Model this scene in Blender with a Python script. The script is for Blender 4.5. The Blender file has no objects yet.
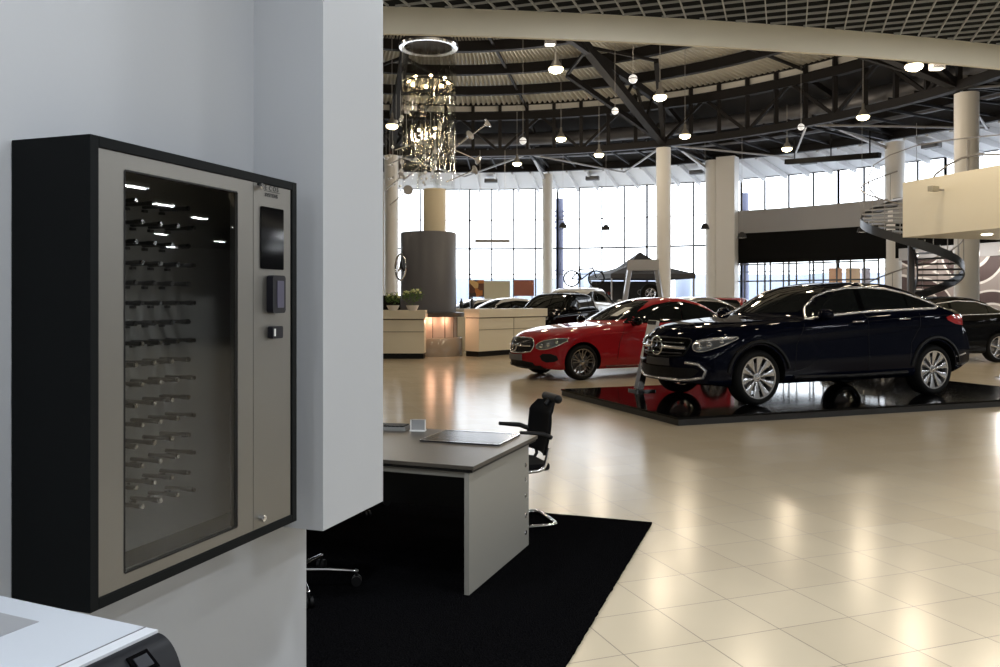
LAMP_W = 120.0; STRIP_W = 33.0; WORLD = 4.8; EXPO = 0.0
import bpy, bmesh, math, random
from math import sin, cos, pi, radians, atan2, sqrt, floor, ceil
from mathutils import Vector, Matrix
from mathutils.bvhtree import BVHTree
random.seed(7)
SC = bpy.context.scene
COL = SC.collection
V = Vector

# ------------------------------------------------------------------ materials
MATS = {}
def mat(name, color, rough=0.5, metal=0.0, spec=0.5, coat=0.0, emit=None, estr=0.0, bump=None):
    if name in MATS: return MATS[name]
    m = bpy.data.materials.new(name); m.use_nodes = True
    b = m.node_tree.nodes['Principled BSDF']
    b.inputs['Base Color'].default_value = (*color, 1)
    b.inputs['Roughness'].default_value = rough
    b.inputs['Metallic'].default_value = metal
    b.inputs['Specular IOR Level'].default_value = spec
    b.inputs['Coat Weight'].default_value = coat
    b.inputs['Coat Roughness'].default_value = 0.03
    if emit:
        b.inputs['Emission Color'].default_value = (*emit, 1)
        b.inputs['Emission Strength'].default_value = estr
    if bump:
        nt = m.node_tree
        n = nt.nodes.new('ShaderNodeTexNoise'); n.inputs['Scale'].default_value = bump[0]
        n.inputs['Detail'].default_value = 4
        tc = nt.nodes.new('ShaderNodeTexCoord')
        nt.links.new(tc.outputs['Object'], n.inputs['Vector'])
        bp = nt.nodes.new('ShaderNodeBump'); bp.inputs['Strength'].default_value = bump[1]
        bp.inputs['Distance'].default_value = bump[2]
        nt.links.new(n.outputs['Fac'], bp.inputs['Height'])
        nt.links.new(bp.outputs['Normal'], b.inputs['Normal'])
    MATS[name] = m
    return m

def pane_mat(name, tint, refl_rough=0.02, ior=1.5, refl=1.0):
    """architectural glass: straight-through transparency with a fresnel reflection"""
    if name in MATS: return MATS[name]
    m = bpy.data.materials.new(name); m.use_nodes = True
    nt = m.node_tree; nt.nodes.clear()
    o = nt.nodes.new('ShaderNodeOutputMaterial')
    t = nt.nodes.new('ShaderNodeBsdfTransparent'); t.inputs['Color'].default_value = (*tint, 1)
    g = nt.nodes.new('ShaderNodeBsdfGlossy'); g.inputs['Roughness'].default_value = refl_rough
    g.inputs['Color'].default_value = (refl, refl, refl, 1)
    # schlick reflection, the same from either side of the sheet
    f0 = ((ior-1)/(ior+1))**2
    ge = nt.nodes.new('ShaderNodeNewGeometry'); dt = nt.nodes.new('ShaderNodeVectorMath'); dt.operation = 'DOT_PRODUCT'
    nt.links.new(ge.outputs['Normal'], dt.inputs[0]); nt.links.new(ge.outputs['Incoming'], dt.inputs[1])
    def mth(op, x, y):
        n = nt.nodes.new('ShaderNodeMath'); n.operation = op
        for i, q in enumerate((x, y)):
            if q is None: continue
            if isinstance(q, (int, float)): n.inputs[i].default_value = q
            else: nt.links.new(q, n.inputs[i])
        return n.outputs[0]
    ab = mth('ABSOLUTE', dt.outputs['Value'], None); om = mth('SUBTRACT', 1.0, ab); p5 = mth('POWER', om, 5.0)
    fr_ = mth('ADD', mth('MULTIPLY', p5, 1-f0), f0)
    mx = nt.nodes.new('ShaderNodeMixShader')
    nt.links.new(fr_, mx.inputs[0]); nt.links.new(t.outputs[0], mx.inputs[1])
    nt.links.new(g.outputs[0], mx.inputs[2]); nt.links.new(mx.outputs[0], o.inputs[0])
    MATS[name] = m
    return m

M_wall = mat('wall_paint', (.46,.475,.50), .6, bump=(60,.08,.002))
M_white = mat('white_paint', (.74,.74,.72), .5)
M_col = mat('column_paint', (.82,.81,.78), .45)
M_cream = mat('cream_panel', (.93,.88,.72), .4)
M_fascia = mat('fascia_cream', (.84,.77,.62), .5)
M_soffit = mat('soffit_white', (.60,.60,.60), .6)
M_dark = mat('dark_steel', (.014,.013,.014), .6, 0, .2)
M_darkroof = mat('dark_roof', (.028,.028,.03), .8, 0, .2)
M_duct = mat('duct_metal', (.13,.13,.14), .45, .5)
M_stay = mat('stay_grey', (.36,.35,.34), .45, .2)
M_corr = mat('corrugated_metal', (.62,.60,.53), .45, .3)
M_black = mat('black_plastic', (.006,.006,.0065), .5, 0, .25)
M_blackpaint = mat('black_powder_coat', (.0045,.0055,.006), .7, 0, .12, bump=(300,.05,.0005))
M_steelb = mat('chrome', (.82,.82,.84), .12, 1.0)
M_bright = mat('bright_trim', (.90,.90,.92), .25, .8)
M_gl_black = mat('gloss_black', (.003,.003,.0035), .07, 0, .15)
M_mullion = mat('mullion_grey', (.12,.125,.135), .6, 0, .2)
M_glass = pane_mat('window_glass', (.95,.97,.98), ior=1.2)
M_greyp = mat('reception_grey', (.125,.13,.15), .4)
M_pink = mat('stone_cladding', (.66,.54,.47), .2)
M_desklight = mat('reception_laminate', (.84,.79,.64), .4)
M_deskline = mat('reception_groove', (.16,.13,.09), .6)
M_cardark = mat('car_glass', (.010,.012,.012), .03, 0, .5)
M_tyre = mat('tyre_rubber', (.007,.007,.007), .7, 0, .2)
M_red_light = mat('tail_lamp_red', (.5, .02, .02), .1, 0, .6, 1.0)
M_head = mat('headlamp_lens', (.75, .78, .8), .08, .75, .6, 1.0)
M_headdark = mat('headlamp_bezel', (.30, .31, .32), .1, .6, .6, 1.0)

# --------------------------------------------------------------- mesh builder
class MB:
    def __init__(s): s.v = []; s.f = []; s.m = []; s.mi = 0
    def add(s, vs, fs):
        o = len(s.v); s.v += [tuple(x) for x in vs]
        for f in fs: s.f.append(tuple(i + o for i in f)); s.m.append(s.mi)
        return s
    def box(s, c, d, rz=0, R=None):
        """centre c, full size d, rotation"""
        x, y, z = d[0]/2, d[1]/2, d[2]/2
        R = R or Matrix.Rotation(rz, 3, 'Z'); c = V(c)
        vs = [c + R @ V(p) for p in ((-x,-y,-z),(x,-y,-z),(x,y,-z),(-x,y,-z),(-x,-y,z),(x,-y,z),(x,y,z),(-x,y,z))]
        return s.add(vs, [(0,3,2,1),(4,5,6,7),(0,1,5,4),(1,2,6,5),(2,3,7,6),(3,0,4,7)])
    def rbox(s, c, d, r=.01, n=3, rz=0, axis='z'):
        """box with rounded edges about one axis"""
        ax = {'x': (1,2,0), 'y': (2,0,1), 'z': (0,1,2)}[axis]
        a, b, h = d[ax[0]]/2, d[ax[1]]/2, d[ax[2]]/2
        pts = []
        for cx, cy, a0 in ((a-r,b-r,0),(-a+r,b-r,pi/2),(-a+r,-b+r,pi),(a-r,-b+r,1.5*pi)):
            for k in range(n+1):
                t = a0 + pi/2*k/n; pts.append((cx+r*cos(t), cy+r*sin(t)))
        R = Matrix.Rotation(rz, 3, 'Z'); vs = []
        for hh in (-h, h):
            for p in pts:
                q = [0,0,0]; q[ax[0]] = p[0]; q[ax[1]] = p[1]; q[ax[2]] = hh
                vs.append(V(c) + R @ V(q))
        N = len(pts)
        fs = [tuple(range(N-1,-1,-1)), tuple(range(N,2*N))] + [(i,(i+1)%N,N+(i+1)%N,N+i) for i in range(N)]
        return s.add(vs, fs)
    def cyl(s, p0, p1, r0, r1=None, n=12, caps=True):
        if r1 is None: r1 = r0
        p0, p1 = V(p0), V(p1); d = (p1-p0).normalized()
        u = d.orthogonal().normalized(); w = d.cross(u)
        vs = [p0 + r0*(cos(2*pi*i/n)*u + sin(2*pi*i/n)*w) for i in range(n)] + \
             [p1 + r1*(cos(2*pi*i/n)*u + sin(2*pi*i/n)*w) for i in range(n)]
        fs = [(i,(i+1)%n,n+(i+1)%n,n+i) for i in range(n)]
        if caps: fs += [tuple(range(n-1,-1,-1)), tuple(range(n,2*n))]
        return s.add(vs, fs)
    def bar(s, p0, p1, w, h=None):
        """rectangular bar between two points, h measured vertically"""
        h = h or w; p0, p1 = V(p0), V(p1); d = (p1-p0).normalized()
        side = d.cross(V((0,0,1)))
        side = V((1,0,0)) if side.length < 1e-3 else side.normalized()
        up = side.cross(d).normalized()
        vs = [p + side*a*w/2 + up*b*h/2 for p in (p0,p1) for a,b in ((-1,-1),(1,-1),(1,1),(-1,1))]
        return s.add(vs, [(0,3,2,1),(4,5,6,7),(0,1,5,4),(1,2,6,5),(2,3,7,6),(3,0,4,7)])
    def tube(s, pts, r, n=8, closed=False, caps=True):
        pts = [V(p) for p in pts]; N = len(pts); vs = []; prev = None
        for i, p in enumerate(pts):
            a = pts[(i-1) % N] if (closed or i > 0) else p
            b = pts[(i+1) % N] if (closed or i < N-1) else p
            d = (b-a)
            d = d.normalized() if d.length > 1e-9 else V((0,0,1))
            if prev is None: u = d.orthogonal().normalized()
            else:
                u = prev - d*prev.dot(d)
                u = u.normalized() if u.length > 1e-6 else d.orthogonal().normalized()
            prev = u; w = d.cross(u)
            rr = r[i] if isinstance(r, (list, tuple)) else r
            vs += [p + rr*(cos(2*pi*k/n)*u + sin(2*pi*k/n)*w) for k in range(n)]
        fs = []
        for i in range(N if closed else N-1):
            j = (i+1) % N
            fs += [(i*n+k, i*n+(k+1)%n, j*n+(k+1)%n, j*n+k) for k in range(n)]
        if not closed and caps: fs += [tuple(range(n-1,-1,-1)), tuple(range((N-1)*n, N*n))]
        return s.add(vs, fs)
    def lathe(s, prof, c=(0,0,0), axis='z', n=24, closed=False):
        """prof: list of (radius, height)"""
        vs = []
        for r, h in prof:
            for k in range(n):
                a = 2*pi*k/n; x, y = r*cos(a), r*sin(a)
                p = {'z': (x,y,h), 'y': (x,h,y), 'x': (h,x,y)}[axis]
                vs.append((c[0]+p[0], c[1]+p[1], c[2]+p[2]))
        N = len(prof); fs = []
        for i in range(N if closed else N-1):
            j = (i+1) % N
            fs += [(i*n+k, i*n+(k+1)%n, j*n+(k+1)%n, j*n+k) for k in range(n)]
        return s.add(vs, fs)
    def sphere(s, c, r, n=12, m=8, sc=(1,1,1), R=None):
        vs = []; c = V(c)
        for i in range(1, m):
            t = pi*i/m
            for k in range(n):
                a = 2*pi*k/n
                p = V((r*sc[0]*sin(t)*cos(a), r*sc[1]*sin(t)*sin(a), r*sc[2]*cos(t)))
                vs.append(c + (R @ p if R else p))
        top = V((0,0,r*sc[2])); 
        vs.append(c + (R @ top if R else top)); vs.append(c - (R @ top if R else top))
        fs = []
        for i in range(m-2):
            fs += [(i*n+k, (i+1)*n+k, (i+1)*n+(k+1)%n, i*n+(k+1)%n) for k in range(n)]
        T = (m-1)*n
        fs += [(T, k, (k+1)%n) for k in range(n)] + [(T+1, (m-2)*n+(k+1)%n, (m-2)*n+k) for k in range(n)]
        return s.add(vs, fs)
    def prism(s, poly, z0, z1):
        N = len(poly)
        vs = [(p[0],p[1],z0) for p in poly] + [(p[0],p[1],z1) for p in poly]
        fs = [tuple(range(N-1,-1,-1)), tuple(range(N,2*N))] + [(i,(i+1)%N,N+(i+1)%N,N+i) for i in range(N)]
        return s.add(vs, fs)
    def build(s, name, m, parent=None, smooth=None, loc=None, rz=None, normals=True):
        me = bpy.data.meshes.new(name); me.from_pydata(s.v, [], s.f)
        for x in (m if isinstance(m, (list, tuple)) else [m]): me.materials.append(x)
        if any(s.m): me.polygons.foreach_set('material_index', s.m)
        if normals:
            bm = bmesh.new(); bm.from_mesh(me); bmesh.ops.recalc_face_normals(bm, faces=bm.faces); bm.to_mesh(me); bm.free()
        if smooth:
            me.polygons.foreach_set('use_smooth', [True]*len(me.polygons))
            me.set_sharp_from_angle(angle=radians(smooth))
        me.update()
        o = bpy.data.objects.new(name, me); COL.objects.link(o)
        if parent: o.parent = parent
        if loc: o.location = loc
        if rz is not None: o.rotation_euler[2] = rz
        return o

def tag(o, label=None, cat=None, group=None, kind=None):
    if label: o['label'] = label
    if cat: o['category'] = cat
    if group: o['group'] = group
    if kind: o['kind'] = kind
    return o
def thing(name, label, cat, loc=(0,0,0), rz=0, group=None):
    o = bpy.data.objects.new(name, None); COL.objects.link(o); o.empty_display_size = .2
    o.location = loc; o.rotation_euler = (0,0,rz)
    return tag(o, label, cat, group)
def struct(o, label=None): 
    o['kind'] = 'structure'
    if label: o['label'] = label
    return o
def kids(o): return [c for c in COL.objects if c.parent == o]
def copy_tree(o, loc=None, rz=None, parent=None, label=None):
    c = o.copy(); COL.objects.link(c); c.parent = parent
    if loc is not None: c.location = loc
    if rz is not None: c.rotation_euler[2] = rz
    if label: c['label'] = label
    for ch in kids(o): copy_tree(ch, parent=c)
    return c

# ----------------------------------------------------------------- the place
F = 832.0; HOR = 300.0; H = 1.5
def P(u, v, Y):            # point seen at photo position (u,v) at depth Y
    return V(((u-500)/F*Y, Y, H-(v-HOR)/F*Y))
def G(u, v, z=0):          # point of height z seen at (u,v)
    Y = (H-z)*F/(v-HOR); return V(((u-500)/F*Y, Y, z))
CX, CY = -1.9, 22.7        # centre of the round hall
def pol(r, deg, z=0):
    a = radians(deg); return V((CX+r*sin(a), CY+r*cos(a), z))
DA = radians(71.0)         # direction of the near wall, desk and carpet
D = V((cos(DA), sin(DA), 0)); N = V((sin(DA), -cos(DA), 0))

cam = bpy.data.cameras.new('camera'); co = bpy.data.objects.new('camera', cam); COL.objects.link(co)
co.location = (0,0,H); co.rotation_euler = (pi/2,0,0)
cam.sensor_width = 36; cam.lens = 36*F/1000; cam.shift_y = -(333.5-HOR)/1000; cam.clip_start = .02; cam.clip_end = 500
SC.camera = co

# floor -----------------------------------------------------------------------
def floor_mat():
    m = bpy.data.materials.new('floor_tiles'); m.use_nodes = True; nt = m.node_tree
    b = nt.nodes['Principled BSDF']
    tc = nt.nodes.new('ShaderNodeTexCoord'); mp = nt.nodes.new('ShaderNodeMapping')
    mp.vector_type = 'TEXTURE'; mp.inputs['Location'].default_value = (.523,3.52,0); mp.inputs['Rotation'].default_value = (0,0,radians(20.2))
    nt.links.new(tc.outputs['Object'], mp.inputs['Vector'])
    br = nt.nodes.new('ShaderNodeTexBrick'); br.offset = 0; br.squash = 1
    br.inputs['Scale'].default_value = 1; br.inputs['Brick Width'].default_value = .4; br.inputs['Row Height'].default_value = .4
    br.inputs['Mortar Size'].default_value = .003; br.inputs['Mortar Smooth'].default_value = .3; br.inputs['Bias'].default_value = 0
    br.inputs['Color1'].default_value = (.60,.52,.385,1); br.inputs['Color2'].default_value = (.565,.485,.355,1)
    br.inputs['Mortar'].default_value = (.17,.14,.10,1)
    nt.links.new(mp.outputs[0], br.inputs['Vector'])
    nz = nt.nodes.new('ShaderNodeTexNoise'); nz.inputs['Scale'].default_value = 1.3; nz.inputs['Detail'].default_value = 3
    nt.links.new(mp.outputs[0], nz.inputs['Vector'])
    mr = nt.nodes.new('ShaderNodeMapRange'); mr.inputs[3].default_value = .92; mr.inputs[4].default_value = 1.06
    nt.links.new(nz.outputs['Fac'], mr.inputs[0])
    mx = nt.nodes.new('ShaderNodeMix'); mx.data_type = 'RGBA'; mx.blend_type = 'MULTIPLY'; mx.inputs[0].default_value = 1
    nt.links.new(br.outputs['Color'], mx.inputs[6]); nt.links.new(mr.outputs[0], mx.inputs[7])
    nt.links.new(mx.outputs[2], b.inputs['Base Color'])
    r2 = nt.nodes.new('ShaderNodeMapRange'); r2.inputs[3].default_value = .2; r2.inputs[4].default_value = .5
    nt.links.new(br.outputs['Fac'], r2.inputs[0]); nt.links.new(r2.outputs[0], b.inputs['Roughness'])
    # slight unevenness from tile to tile
    b.inputs['Specular IOR Level'].default_value = .75
    bp = nt.nodes.new('ShaderNodeBump'); bp.inputs['Strength'].default_value = .35; bp.inputs['Distance'].default_value = .002; bp.invert = True
    nt.links.new(br.outputs['Fac'], bp.inputs['Height']); nt.links.new(bp.outputs[0], b.inputs['Normal'])
    return m
mb = MB(); mb.prism([pol(30.2, k*6)[:2] for k in range(60)][::-1], -.2, 0)
struct(mb.build('floor', floor_mat()))
mb = MB(); mb.box((0,60,-.35), (400,400,.1))
struct(mb.build('ground_outside', mat('outdoor_concrete', (.62,.64,.68), .8)))

# near wall with its deeper section ------------------------------------------
ZC = 3.17
W0 = V((-.93,1.565,0))        # back left of the key cabinet on the wall
def wq(s, t, z=0): p = W0 + D*s + N*t; return (p.x, p.y, z)
c0 = V((-.673,2.276,0)); s_c = (c0-W0).dot(D); t_c = (c0-W0).dot(N)
W0 = W0 + N*t_c; s_end = s_c+.262
mb = MB(); mb.prism([wq(-4,0)[:2], wq(s_end,0)[:2], wq(s_end,-.22)[:2], wq(-4,-.22)[:2]], 0, ZC)
struct(mb.build('wall_left', M_wall))
mb = MB()
x0, x1, y0, y1, rr = s_c, s_c+.353, -.42, .2155, .008
pl = []
for sx, sy, a0 in ((x1-rr,y1-rr,0),(x0,y1,None),(x0,y0,None),(x1-rr,y0+rr,-90)):
    if a0 is None: pl.append(wq(sx,sy)[:2])
    else:
        for k in range(5):
            a = radians(a0+90*k/4); 
            pl.append(wq(sx+rr*cos(a), sy+rr*sin(a))[:2])
mb.prism(pl, .8875, ZC)
o = struct(mb.build('wall_bulkhead', M_wall))

# low open-cell ceiling with its curved fascia ---------------------------------
def ring_solid(mb, r0, r1, z0, z1, a0, a1, n):
    vs = []; 
    for k in range(n+1):
        a = a0+(a1-a0)*k/n
        for r, z in ((r0,z0),(r1,z0),(r1,z1),(r0,z1)): vs.append(pol(r,a,z))
    fs = []
    for k in range(n):
        for j in range(4): fs.append((k*4+j, k*4+(j+1)%4, (k+1)*4+(j+1)%4, (k+1)*4+j))
    fs += [(0,1,2,3), (n*4+3,n*4+2,n*4+1,n*4)]
    mb.add(vs, fs); return mb
mb = MB(); ring_solid(mb, 17.97, 18.0, 3.02, 3.175, 120, 240, 120)
struct(mb.build('trim_1', M_fascia, smooth=30))
mb = MB(); ring_solid(mb, 17.85, 29.9, 3.55, 3.65, 80, 280, 80); ring_solid(mb, 17.975, 17.995, 3.18, 3.55, 80, 280, 120)
struct(mb.build('ceiling_void', mat('plenum_black', (.05,.05,.048), 1, 0, 0)))
mb = MB()
def strip(mb, origin, direc, lo, hi, r, w, z0, z1):
    """blade from parameter lo..hi kept outside circle radius r"""
    C = V((CX,CY,0)); o = origin - C
    b = o.dot(direc); c = o.dot(o) - r*r; disc = b*b-c
    segs = [(lo,hi)]
    if disc > 0:
        q = sqrt(disc); t0, t1 = -b-q, -b+q
        segs = [(lo,min(hi,t0)), (max(lo,t1),hi)]
    for a, e in segs:
        if e-a > .02:
            mb.bar(origin+direc*a+V((0,0,(z0+z1)/2)), origin+direc*e+V((0,0,(z0+z1)/2)), w, z1-z0)
NB = 0
for k in range(-50, 70): 
    strip(mb, N*(k*.113), D, -2.5, 7.5, 18.0, .0065, ZC, ZC+.014)
for k in range(-22, 66):
    strip(mb, D*(k*.113), N, -5.6, 7.9, 18.0, .0035, ZC+.0005, ZC+.014)
struct(mb.build('ceiling', mat('open_cell_grid', (.46,.45,.43), .5)))

# far window bays --------------------------------------------------------------
RW = 29.5
bays = [(-34,-23),(-23,-12),(-12,0),(0,10.7),(10.7,21.4),(21.4,32.2),(32.2,42.6),(42.6,53),(53,64),(64,75)]
for i, (a0,a1) in enumerate(bays):
    root = thing('window_%d' % (i+1), None, None); low = a0 > 80; zt0 = 3.4 if low else 8.45
    root['kind'] = 'structure'
    mb = MB(); nv = 4
    for k in range(nv+1):
        a = a0+(a1-a0)*k/nv
        w = .11 if k in (0,nv) else .085
        mb.bar(pol(RW,a,0), pol(RW,a,zt0+.05), w, .1)
    for z in ((.05,3.1,3.4) if low else (.05, 3.1, 4.7, 6.5, 8.45)):
        for k in range(nv):
            mb.bar(pol(RW,a0+(a1-a0)*k/nv,z), pol(RW,a0+(a1-a0)*(k+1)/nv,z), .07, .05 if z in (3.1,6.5) else .10)
    mb.build('window_frame', M_mullion, root)
    mb = MB()
    for k in range(nv):
        p, q = pol(RW+.02,a0+(a1-a0)*k/nv), pol(RW+.02,a0+(a1-a0)*(k+1)/nv)
        mb.add([p,q,q+V((0,0,zt0)),p+V((0,0,zt0))], [(0,1,2,3)])
    mb.build('window_pane', M_glass, root)
# closed rest of the round wall
mb = MB(); ring_solid(mb, 29.4, 29.7, 0, 11, 75, 326, 100)
struct(mb.build('wall_back', mat('back_wall_paint', (.33,.33,.33), .7)))
mb = MB(); ring_solid(mb, 29.4, 29.7, 8.45, 11, -34, 75, 60)
struct(mb.build('wall_upper', M_white))
# mezzanine on the right: parapet, black band
mb = MB(); ring_solid(mb, 24.3, 24.5, 5.0, 6.05, 31.5, 75, 40); ring_solid(mb, 24.3, 29.4, 4.9, 5.0, 31.5, 75, 40)
struct(mb.build('wall_parapet', mat('parapet_grey', (.34,.34,.35), .6), smooth=30))
mb = MB(); ring_solid(mb, 24.34, 24.46, 3.36, 4.9, 32.2, 75, 40)
struct(mb.build('wall_black_band', mat('band_black', (.006,.006,.006), .8, 0, .1), smooth=30))
# storefront below the band
mb = MB()
for k in range(13):
    a = 33+k*1.55; mb.bar(pol(24.4,a,0), pol(24.4,a,3.36), .06, .06)
for z in (.05,2.45,3.3):
    for k in range(12): mb.bar(pol(24.4,33+k*1.55,z), pol(24.4,34.55+k*1.55,z), .06, .07)
sf = thing('window_11', None, None); sf['kind'] = 'structure'
mb.build('window_frame', M_mullion, sf)
mb = MB()
for k in range(12):
    p, q = pol(24.42,33+k*1.55), pol(24.42,34.55+k*1.55); mb.add([p,q,q+V((0,0,3.3)),p+V((0,0,3.3))], [(0,1,2,3)])
mb.build('window_pane', M_glass, sf)

# columns
def column(name, p, r, h):
    mb = MB(); mb.lathe([(r,0),(r,h),(0,h)], (0,0,0), n=28)
    mb.lathe([(r+.03,0),(r+.03,.1),(r,.1)], n=28)
    return struct(mb.build(name, M_col, smooth=40, loc=(p.x,p.y,0)))
column('column', pol(18,31.4), .33, 8.45)
column('column', pol(18,-10.8), .34, 8.5)
column('column', pol(18.4,73.2), .38, 8.45)
column('column', pol(24.7,10.7), .30, 8.6)
column('column', pol(24.7,53.0), .42, 8.6)
column('column', pol(24.7,-10.7), .30, 8.6)
# broad pillar pair at the end of the mezzanine
mb = MB(); p = P(712.5,300,43); q = P(727.5,300,42.6)
mb.cyl((p.x,p.y,0),(p.x,p.y,8.7),.36,n=24)
mb.box((q.x,q.y,4.4),(.95,.8,8.8),rz=radians(-32))
struct(mb.build('column', M_col, smooth=40))
# slim blue-grey post outside the glass
p = P(559.5,300,55); mb = MB(); mb.cyl((p.x,p.y,0),(p.x,p.y,8.2),.26,n=16)
for z in (6.2,6.6,7.0,7.3,3.4): mb.cyl((p.x,p.y,z),(p.x,p.y,z+.12),.34,n=16)
tag(mb.build('outdoor_post', mat('post_blue', (.12,.13,.20), .5), smooth=40), 'slim blue-grey post standing outside the glass left of the tent', 'post')
p = P(744.5,300,53); mb = MB(); mb.cyl((p.x,p.y,0),(p.x,p.y,8.3),.27,n=16)
for z in (6.2,6.6,7.0): mb.cyl((p.x,p.y,z),(p.x,p.y,z+.12),.36,n=16)
tag(mb.build('outdoor_post', MATS['post_blue'], smooth=40), 'dark post outside the high window just right of the broad pillar', 'post')

# soffit with rafters between columns and glass
mb = MB(); n = 60; a0, a1 = -34, 75; vs = []; fs = []
for k in range(n+1):
    a = a0+(a1-a0)*k/n
    vs += [pol(24.6,a,8.95), pol(29.5,a,8.45), pol(29.5,a,8.55), pol(24.6,a,9.05)]
for k in range(n):
    for j in range(4): fs.append((k*4+j,k*4+(j+1)%4,(k+1)*4+(j+1)%4,(k+1)*4+j))
mb.add(vs, fs)
struct(mb.build('ceiling_soffit', M_soffit))
for k in range(44):
    a = -30+k*2.4; mb = MB()
    mb.bar(pol(24.7,a,8.8), pol(29.4,a,8.33), .12, .26)
    struct(mb.build('trim_2' if k == 0 else 'trim_2', M_soffit))
# roof deck: corrugated inner, dark outer
def zd(r): return 11.0+.06*(18-r)
mb = MB(); vs = []; fs = []; a0, a1, da = -75, 100, .2
nA = int((a1-a0)/da); rs = [1.0,4,6.8,9.5,12.2,15,18.0]
for i in range(nA+1):
    a = a0+i*da; up = [0,0,.13,.13][i % 4]
    for r in rs: vs.append(pol(r,a,zd(r)+up))
m_ = len(rs)
for i in range(nA):
    for j in range(m_-1): fs.append((i*m_+j,i*m_+j+1,(i+1)*m_+j+1,(i+1)*m_+j))
mb.add(vs, fs)
struct(mb.build('ceiling_corrugated', M_corr, normals=False))
mb = MB(); ring_solid(mb, .2, 18.1, 11.6, 11.8, 0, 360, 72)
n = 90; vs = []; fs = []
for k in range(n+1):
    a = 360*k/n; vs += [pol(18.0,a,11.05), pol(24.7,a,9.1), pol(30,a,9.1), pol(30,a,9.3), pol(24.7,a,9.3), pol(18.0,a,11.8)]
for k in range(n):
    for j in range(6): fs.append((k*6+j,k*6+(j+1)%6,(k+1)*6+(j+1)%6,(k+1)*6+j))
mb.add(vs, fs)
struct(mb.build('ceiling_dark_deck', M_darkroof))
mb = MB(); vs = []; fs = []
for i in range(nA//2+1):
    a = a0+i*da*2
    vs += [pol(18.05,a,10.72), pol(18.05,a,10.98)]
for i in range(nA//2): 
    if (i//12) % 1 == 0: fs.append((i*2,i*2+1,i*2+3,i*2+2))
mb.add(vs, fs); struct(mb.build('trim_3', M_white, normals=False))
# ring purlins
for r in rs[1:-1]:
    mb = MB(); ring_solid(mb, r-.12, r+.12, zd(r)-.42, zd(r)-.02, -75, 100, 70)
    struct(mb.build('roof_purlin', M_dark, smooth=20))
mb = MB(); ring_solid(mb, 17.9, 18.02, 10.98, 11.02, -75, 100, 70); struct(mb.build('roof_purlin', M_dark))
# ring truss
mb = MB()
ring_solid(mb, 17.8, 18.1, 10.25, 10.6, -75, 100, 80)
ring_solid(mb, 17.8, 18.1, 8.5, 8.8, -75, 100, 80)
st = 4.22; a = 31.4-st*24; k = 0
while a < 100:
    mb.bar(pol(17.95,a,8.6), pol(17.95,a,10.95), .16, .16)
    if k % 3 == 0: 
        mb.bar(pol(17.95,a,8.7), pol(17.95,a+st*1.5,10.4), .13, .13); mb.bar(pol(17.95,a+st*1.5,10.4), pol(17.95,a+3*st,8.7), .13, .13)
    a += st; k += 1
struct(mb.build('roof_ring_truss', M_dark))
# radial trusses and knee braces
for a in (-52,-31.8,-10.8,10.3,31.4,52.4,73.2,94):
    big = a in (-52,-10.8,31.4,73.2)
    mb = MB()
    mb.bar(pol(18,a,10.45 if big else 10.8), pol(1.5,a,11.3 if big else 11.7), .22 if big else .1, .3 if big else .1)
    if big: mb.bar(pol(18,a,8.7), pol(9.2,a,11.1), .32, .34)
    for t in (.25,.5,.75) if big else ():
        r = 18-8.8*t; zb = 8.7+2.4*t
        mb.bar(pol(r,a,zb), pol(r-1.1,a,10.5+.05*(18-r)), .1, .1)
        mb.bar(pol(r,a,zb), pol(r+.9,a,10.5+.05*(18-r)), .1, .1)
    if big:
        for s_ in (-1,1): mb.bar(pol(18,a,8.7), pol(12.2,a+s_*9,10.7), .18, .2); mb.bar(pol(12.2,a+s_*9,10.7), pol(10,a,11), .1, .1)
    struct(mb.build('roof_radial_truss', M_dark))
    # outer radial members
    mb = MB(); mb.bar(pol(18,a,10.5), pol(24.7,a,9.0), .2, .25); mb.bar(pol(18,a,8.75), pol(24.7,a,8.8), .14, .16)
    struct(mb.build('roof_radial_truss', M_dark))
    mb = MB()
    mb.bar(pol(18.1,a,9.0), pol(24.5,a,8.35), .13, .13)
    for s_ in (-1,1): mb.bar(pol(18.1,a,8.6), pol(24.5,a+s_*10.5,8.5), .07, .07)
    struct(mb.build('roof_stay', M_stay))
for r, z, rad in ((20.2,9.75,.32),(22.4,9.38,.25)):
    mb = MB(); mb.tube([pol(r,a,z) for a in range(-60,96,3)], rad, 12)
    tag(mb.build('air_duct', M_duct, smooth=50), 'wide grey air duct curving round behind the ring truss, %s' % ('nearer and upper of the two' if r < 21 else 'farther and lower of the two'), 'duct')
mb = MB(); ring_solid(mb, 21.2, 21.3, 9.0, 9.5, -50, 95, 60); ring_solid(mb, 24.5, 24.75, 8.75, 9.1, -50, 95, 60)
for k in range(40): mb.bar(pol(18.2,-45+k*3.5,8.95), pol(24.6,-45+k*3.5,8.95), .05, .1)
struct(mb.build('roof_secondary_beam', M_dark))
for k in range(5):
    p = pol(24.9,7+k*12.5,8.95)
    # small grilles on the soffit
    mb = MB(); mb.box((0,0,0),(.75,.4,.22)); mb.box((0,-.25,0),(.6,.1,.12))
    tag(mb.build('air_vent', mat('vent_dark',(.12,.12,.12),.6), loc=(*(pol(26.2,3+k*13)[:2]),8.5), rz=-radians(3+k*13)), None, 'vent')
vent_labels = ['small dark vent in the white soffit just right of the glass chandelier','small dark vent in the white soffit between the two far columns','small dark vent in the white soffit beside the broad pillar','small dark vent in the white soffit above the high windows on the right','small dark vent in the white soffit near the staircase']
for o, l in zip([x for x in COL.objects if x.name.startswith('air_vent')], vent_labels): o['label'] = l
p, q = P(786,162,36), P(880,155,33)
mb = MB(); mb.bar(p, q, .25, .2)
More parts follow.
